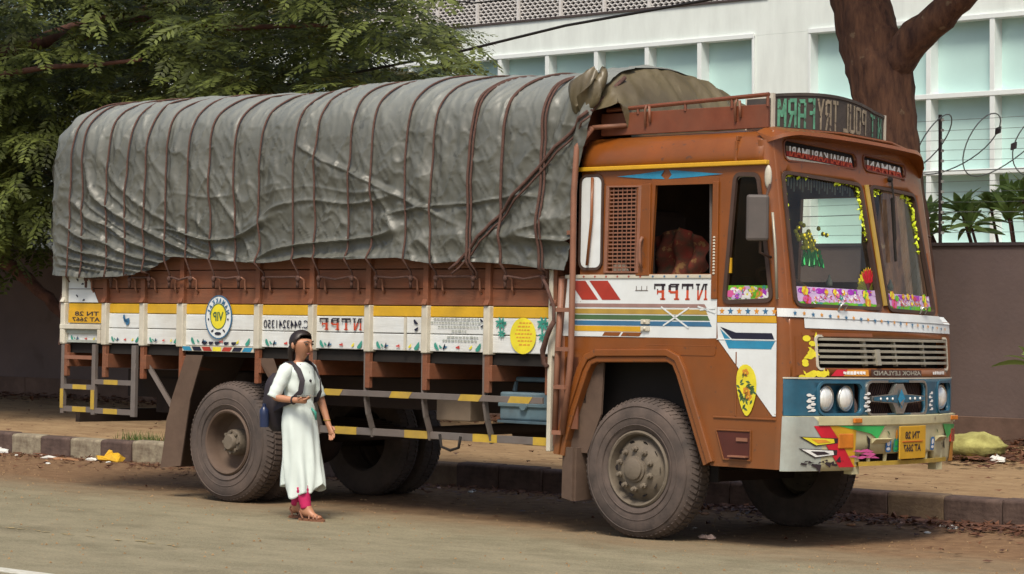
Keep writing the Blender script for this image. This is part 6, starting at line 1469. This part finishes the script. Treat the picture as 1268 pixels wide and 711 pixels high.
# ================================================================== THE WALKING WOMAN   (local: X to the right of the picture, Y away, Z up)
foot = FT @ V((-2.833, -.748, 0))
PF = Matrix.Translation(foot)
pr = root('person', 'woman in a long white dress and magenta leggings walking past the truck holding a phone', 'person', PF, (0, 0, 0))
fw = V((.82, -.57, 0)); lf_ = V((.57, .82, 0)); upv = V((0, 0, 1))
def at(f, l, z): return V((f*fw.x+l*lf_.x, f*fw.y+l*lf_.y, z))
def skin_obj(name, verts, edges, radii, m, parent, sub=2, rootv=0):
    me = bpy.data.meshes.new(name); bm = bmesh.new(); L = bm.verts.layers.skin.verify(); bv = []
    for i, (p, r_) in enumerate(zip(verts, radii)):
        v = bm.verts.new(p); r_ = r_ if isinstance(r_, tuple) else (r_, r_); v[L].radius = r_; v[L].use_root = (i in rootv if isinstance(rootv, (set, list)) else i == rootv); bv.append(v)
    for a, b_ in edges: bm.edges.new((bv[a], bv[b_]))
    bm.to_mesh(me); bm.free(); me.materials.append(m)
    o = bpy.data.objects.new(name, me); COL.objects.link(o); o.parent = parent; OFF[o.name] = V((0, 0, 0))
    s = o.modifiers.new('skin', 'SKIN'); s.use_smooth_shade = True; s.use_x_symmetry = False
    u = o.modifiers.new('sub', 'SUBSURF'); u.levels = sub; u.render_levels = sub
    return o
J = []; E_ = []; RD = []; ROOTS = {0}
def jv(p, r_, par=None):
    J.append(tuple(p)); RD.append(r_); i = len(J)-1
    if par is None: ROOTS.add(i)
    else: E_.append((par, i))
    return i
hd = at(.035, 0, 0)                                   # head carried slightly forward
pel = jv(at(0, 0, .80), (.105, .12)); sp = jv(at(0, 0, .96), (.085, .10), pel); ch = jv(at(.0, 0, 1.12), (.095, .115), sp); cl = jv(at(-.005, 0, 1.20), (.07, .09), ch)
hfw = V((.80, -.60, -.10)).normalized(); hlf = V((.60, .80, 0)).normalized(); hup = hlf.cross(hfw)*-1; hup = hup if hup.z > 0 else -hup; hpt = at(.018, 0, 1.375)
def ha(f, l, z): return hpt+1.1*(hfw*f+hlf*l+hup*(z-1.40))
nk = jv(at(.004, 0, 1.26), .040, cl); nk2 = jv(at(.010, 0, 1.29), .036, nk)
jw = jv(ha(.026, 0, 1.372), (.064, .060), nk2); hm = jv(ha(.012, 0, 1.428), (.100, .098), jw); ht = jv(ha(.006, 0, 1.478), (.088, .086), hm)
# legs in a short step
for l, fk, zk, fa, za in ((-.080, .055, .45, .135, .085), (.085, -.0, .44, -.085, .09)):
    h = jv(at(.0, l, .75), .082, pel); k = jv(at(fk, l*.9, zk), .054, h); c = jv(at((fk*.4+fa*.6)-.01, l*.85, .27), .048, k); a = jv(at(fa, l*.85, za), .034, c); t_ = jv(at(fa+.085, l*.85+.0, .040), (.030, .022), a); jv(at(fa+.15, l*.85-.005, .030), (.028, .016), t_); jv(at(fa-.04, l*.85, .045), .026, a)
def hand(base, d, pal, n_, curl, side, par):
    d = V(d).normalized(); n_ = V(n_).normalized(); w_ = d.cross(n_).normalized()*side
    p1 = jv(base+d*.035, (.030, .017), par); p2 = jv(base+d*.065, (.036, .017), p1); p3 = jv(base+d*.095, (.034, .014), p2)
    for i, (o_, L) in enumerate(((-.026, .058), (-.009, .066), (.009, .062), (.025, .050))):
        a = jv(base+d*.070+w_*o_, .0095); q = base+d*.070+w_*o_
        for j, cc in enumerate((.3, .8, 1.3)):
            dd = (d*cos(cc*curl)+n_*sin(cc*curl)).normalized(); q = q+dd*L*.38; a = jv(q, .0082-.0008*j, a)
    a = jv(base+d*.03-w_*.028, .010); q = base+d*.03-w_*.028
    for dd in ((d*.6-w_*.7+n_*.3), (d*.9-w_*.2+n_*.45)): q = q+dd.normalized()*.030; a = jv(q, .009, a)
# near (right) arm: elbow back, forearm level, holding the phone
s1 = jv(at(-.01, -.150, 1.20), .050, cl); e1 = jv(at(-.075, -.225, .985), .037, s1); w1 = jv(at(.125, -.19, .965), .024, e1)
hand(at(.13, -.188, .966), fw*.96+lf_*.25+upv*.08, 0, upv, .55, -1, w1)
# far (left) arm hanging, hand forward and slightly open
s2 = jv(at(-.01, .150, 1.20), .050, cl); e2 = jv(at(.05, .215, .955), .036, s2); w2 = jv(at(.13, .215, .755), .024, e2)
hand(at(.132, .215, .75), fw*.45-upv*.9-lf_*.05, 0, -lf_, .55, 1, w2)
body = skin_obj('body', J, E_, RD, M['skin'], pr, 2, ROOTS)
# face features
def pp(name, b, m, par=body, **k): o = obj(name, b, m, pr if par is None else par, **k); return o
hc = ha(.006, 0, 1.432)
b = B(); b.tube([ha(.088, 0, 1.438), ha(.100, 0, 1.412), ha(.108, 0, 1.398), ha(.092, 0, 1.388)], [.008, .011, .014, .007], 8); pp('nose', b, M['skin'], smooth=True)
for s_ in (-1, 1):
    b = B(); b.ball(ha(.084, .032*s_, 1.436), (.012, .012, .007), 10, 6); pp('eye', b, M['eye'], smooth=True)
    b = B(); b.tube([ha(.093, .014*s_, 1.454), ha(.089, .034*s_, 1.460), ha(.072, .052*s_, 1.452)], [.004, .0045, .003], 6); pp('eyebrow', b, M['hair'])
    b = B(); b.ball(ha(.0, .084*s_, 1.42), (.016, .016, .028), 10, 6); pp('ear', b, M['skin'], smooth=True)
b = B(); b.tube([ha(.082, -.022, 1.366), ha(.092, 0, 1.368), ha(.082, .022, 1.366)], [.004, .0075, .004], 8); pp('mouth', b, M['lip'], smooth=True)
# hair: cap with side falls and a tail on the far side of the neck
b = B(); n, k = 34, 20; vs = []; fs = []
for i in range(k+1):
    th_ = pi*.80*i/k
    for j in range(n):
        ph = 2*pi*j/n; f_ = cos(ph); l_ = sin(ph)
        # hairline: the front stops at the forehead
        lim = .255 if f_ > .6 else (.255+(.6-f_)*.60); t_ = min(th_, pi*min(lim, .8))
        r_ = 1+.015*sin(ph*26+i*.2)
        vs.append(hc+hup*.012+hfw*(f_*sin(t_)*.094*r_-.003)+hlf*(l_*sin(t_)*.093*r_)+hup*(cos(t_)*.095))
fs = [(i*n+j, (i+1)*n+j, (i+1)*n+(j+1) % n, i*n+(j+1) % n) for i in range(k) for j in range(n)]
b.add(vs, fs); hr = obj('hair', b, M['hair'], pr, smooth=True, fix=False); s_ = hr.modifiers.new('sheet', 'SOLIDIFY'); s_.thickness = .006; s_.offset = 1
b = B(); b.tube([ha(-.06, .0, 1.42), ha(-.085, .0, 1.38), ha(-.085, .0, 1.33), at(-.085, .02, 1.25), at(-.10, .03, 1.10)], [.036, .034, .028, .024, .014], 12); obj('hair_tail', b, M['hair'], hr, smooth=True)
# dress
def ringpt(a, f0, l0, rf, rl, z): return at(f0+rf*cos(a), l0+rl*sin(a), z)
DR = [(1.262, -.005, .058, .068), (1.245, -.005, .075, .105), (1.225, -.006, .088, .140), (1.195, -.006, .102, .158), (1.15, .0, .115, .150), (1.09, .006, .122, .143), (1.03, .005, .115, .133), (.97, .0, .106, .126), (.91, .0, .114, .136), (.84, -.0, .124, .150), (.76, -.0, .132, .158), (.66, .005, .138, .158), (.55, .008, .148, .152), (.45, .012, .154, .148), (.38, .014, .160, .144), (.32, .016, .164, .142), (.27, .018, .165, .140), (.235, .018, .165, .140)]
b = B(); n = 64; vs = []
DD = []
for i in range(len(DR)-1):
    for t in (0, .34, .67): DD.append(tuple(np.array(DR[i])*(1-t)+np.array(DR[i+1])*t))
DD.append(DR[-1])
for (z, f0, rf, rl) in DD:
    k = max(0, (.95-z)/.76)
    for j in range(n):
        a = 2*pi*j/n
        fold = k**1.2*(.018*sin(a*7+1.3*z*4)+.014*sin(a*11-z*6+1)+.009*sin(a*4+z*3))
        # cloth pulled in between the two legs towards the hem, lifted hem at the front
        inn = -.022*k**2*max(0, cos(2*(a)))**2*(1 if z < .6 else .6)
        cr_ = .006*sin(a*5+z*55)*np.exp(-((z-.95)/.07)**2)+.005*sin(a*3+z*40+1)*(z > 1.0)
        fl = .055*k**1.5*np.exp(-((a-.65)/.45)**2)
        p = ringpt(a, f0+.02*k, 0, rf+fold+inn+cr_+fl, rl+fold*.8+cr_, z+k**3*(.055*sin(a*2+.9)+.03*sin(a*5)))
        vs.append(p)
N_ = len(DD); b.add(vs, [(i*n+j, (i+1)*n+j, (i+1)*n+(j+1) % n, i*n+(j+1) % n) for i in range(N_-1) for j in range(n)])
dress = obj('dress', b, M['dress'], pr, smooth=True, fix=False); s_ = dress.modifiers.new('sheet', 'SOLIDIFY'); s_.thickness = .006
def sleeve(a, c, r0, r1, name):
    a, c = V(a), V(c); pts = [a.lerp(c, float(t)) for t in np.linspace(-.20, 1, 14)]; rr_ = [(r0+(r1-r0)*t+.004*sin(t*26)*t)*min(1, .30+t*4.5)**.6 for t in np.linspace(0, 1, 14)]
    b = B(); b.tube(pts, rr_, 16, cap=False); o = obj(name, b, M['dress'], dress, smooth=True); s_ = o.modifiers.new('sheet', 'SOLIDIFY'); s_.thickness = .006
sleeve(at(-.01, -.142, 1.205), at(-.078, -.228, .985), .064, .050, 'sleeve'); sleeve(at(-.01, .142, 1.205), at(.045, .21, .975), .064, .050, 'sleeve')
b = B(); b.tube([at(.105, .02, .90), at(.145, .03, .86), at(.15, .035, .80)], [.008, .012, .006], 8); obj('dress_tie', b, M['fteal'], dress, smooth=True)
b = B(); b.tube([at(.052, -.05, 1.25), at(.118, -.01, 1.13), at(.06, .05, 1.25)], .004, 6); b.ball(at(.128, -.01, 1.115), .012, 8, 6); obj('pendant', b, M['bagm'], dress, smooth=True)
# leggings and sandals
for l, fk, zk, fa, za in ((-.080, .055, .45, .135, .085), (.085, -.0, .44, -.085, .09)):
    b = B(); P0 = at(fk, l*.9, zk); P1 = at((fk*.4+fa*.6)-.01, l*.85, .27); P2 = at(fa-.002, l*.85, za+.012)
    pts = [P1]+[P1.lerp(P2, float(t)) for t in np.linspace(.1, 1, 11)]; rr_ = [.058]+[.056-.016*t+.004*(k % 2) for k, t in enumerate(np.linspace(0, 1, 11))]
    b.tube(pts, rr_, 16, cap=False); o = obj('legging', b, M['pink'], pr, smooth=True); s_ = o.modifiers.new('sheet', 'SOLIDIFY'); s_.thickness = .005
    b = B(); vs = []; sole = [(-.075, .0), (-.06, .030), (.0, .033), (.07, .040), (.13, .040), (.175, .022), (.185, .0), (.175, -.022), (.13, -.038), (.07, -.036), (.0, -.030), (-.06, -.028)]
    for z in (.002, .02): vs += [at(fa+f_, l*.85+l_, z) for f_, l_ in sole]
    m_ = len(sole); b.add(vs, [tuple(range(m_)), tuple(range(2*m_-1, m_-1, -1))]+[(i, (i+1) % m_, m_+(i+1) % m_, m_+i) for i in range(m_)])
    for f_ in (.055, .10, .135): b.tube([at(fa+f_, l*.85-.036, .018), at(fa+f_-.008, l*.85-.022, .052-.10*(f_-.055)), at(fa+f_-.008, l*.85+.022, .052-.10*(f_-.055)), at(fa+f_, l*.85+.036, .018)], .0075, 6)
    b.tube([at(fa-.01, l*.85-.034, .02), at(fa-.045, l*.85-.03, .075), at(fa-.062, l*.85, .085), at(fa-.045, l*.85+.03, .075), at(fa-.01, l*.85+.034, .02)], .007, 6)
    obj('sandal', b, M['sandal'], pr, smooth='auto')
b = B(); c = at(.105, -.193, .966); b.tube([c+fw*0+(lf_*cos(a)+upv*sin(a))*.029 for a in np.linspace(0, 2*pi, 17)], .007, 6, cap=False); obj('wristwatch', b, M['bagm'], pr, smooth=True)
b = B(); c = at(.115, .215, .79); b.tube([c+(lf_*cos(a)+fw*sin(a))*.028 for a in np.linspace(0, 2*pi, 17)], .004, 6, cap=False); obj('bracelet', b, M['gold'], pr, smooth=True)
# phone in the near hand
ph_ = at(.215, -.160, 1.0); b = B(); d = (fw*.96+lf_*.25).normalized(); w_ = d.cross(upv).normalized()
b.obox((0, 0, 0), d*.072, w_*.034, (upv*1-d*.1).normalized()*.005)
o = obj('phone', b, M['phone'], F=Matrix.Translation(foot+ph_), bevel=.004); tag(o, 'grey phone lying flat in the hand of the walking woman', 'phone')
b = B(); b.obox((0, 0, .0), d*.066, w_*.030, (upv*1-d*.1).normalized()*.0056); obj('screen', b, M['bagm'], o)
# backpack
bp = root('backpack', 'black backpack with a blue bottle on the back of the walking woman', 'backpack', Matrix.Translation(foot), (-.2, .1, .8))
def bpo(name, b, m, par=None, **k): return obj(name, b, m, par or bp, **k)
b = B(); n, k = 24, 16; vs = []
for i in range(k+1):
    f = i/k; z = 1.17-.47*f; r_ = max(.0, sin(pi*min(1, max(0, f*.94+.03))))**.35
    for j in range(n):
        a = 2*pi*j/n; ca, sa = cos(a), sin(a); q = (abs(ca)**3.2+abs(sa)**3.2)**(-1/3.2)
        vs.append(at(-.205-.015*sin(pi*f)+.085*ca*q*r_*(1+.10*sin(z*30)), .135*sa*q*r_, z))
b.add(vs, [(i*n+j, (i+1)*n+j, (i+1)*n+(j+1) % n, i*n+(j+1) % n) for i in range(k) for j in range(n)]); bpo('bag', b, M['bagm'], smooth=True)
for s_ in (-1, 1):
    pts = [at(-.13, .085*s_, 1.15), at(-.06, .098*s_, 1.245), at(.02, .105*s_, 1.25), at(.085, .105*s_, 1.20), at(.125, .108*s_, 1.12), at(.120, .125*s_, 1.03), at(.06, .150*s_, .96), at(-.06, .15*s_, .92), at(-.15, .12*s_, .88)]
    b = B(); w_ = .021
    sm_ = [V(pts[0])]
    for i in range(len(pts)-1):
        for t in (.33, .67, 1.0): sm_.append(V(pts[i]).lerp(V(pts[i+1]), t))
    vs = []
    for i, p in enumerate(sm_):
        t = (sm_[min(i+1, len(sm_)-1)]-sm_[max(0, i-1)]).normalized(); c_ = V((at(0, 0, 0).x, 0, 0)); out = (p-at(-.01, 0, p.z-.02)).normalized(); w2_ = t.cross(out).normalized()
        for q, h in ((-1, 0), (-1, .010), (1, .010), (1, 0)): vs.append(p+w2_*q*w_+out*h)
    m_ = len(sm_); b.add(vs, [(i*4+j, (i+1)*4+j, (i+1)*4+(j+1) % 4, i*4+(j+1) % 4) for i in range(m_-1) for j in range(4)]); bpo('strap', b, M['bagm'], smooth='auto')
b = B(); c = at(-.215, -.175, .74); b.lathe([(.001, 0), (.036, .002), (.038, .10), (.036, .14), (.016, .165), (.016, .19), (.001, .192)], c, 16, 'z'); bt = bpo('bottle', b, M['bottle'], smooth='auto')
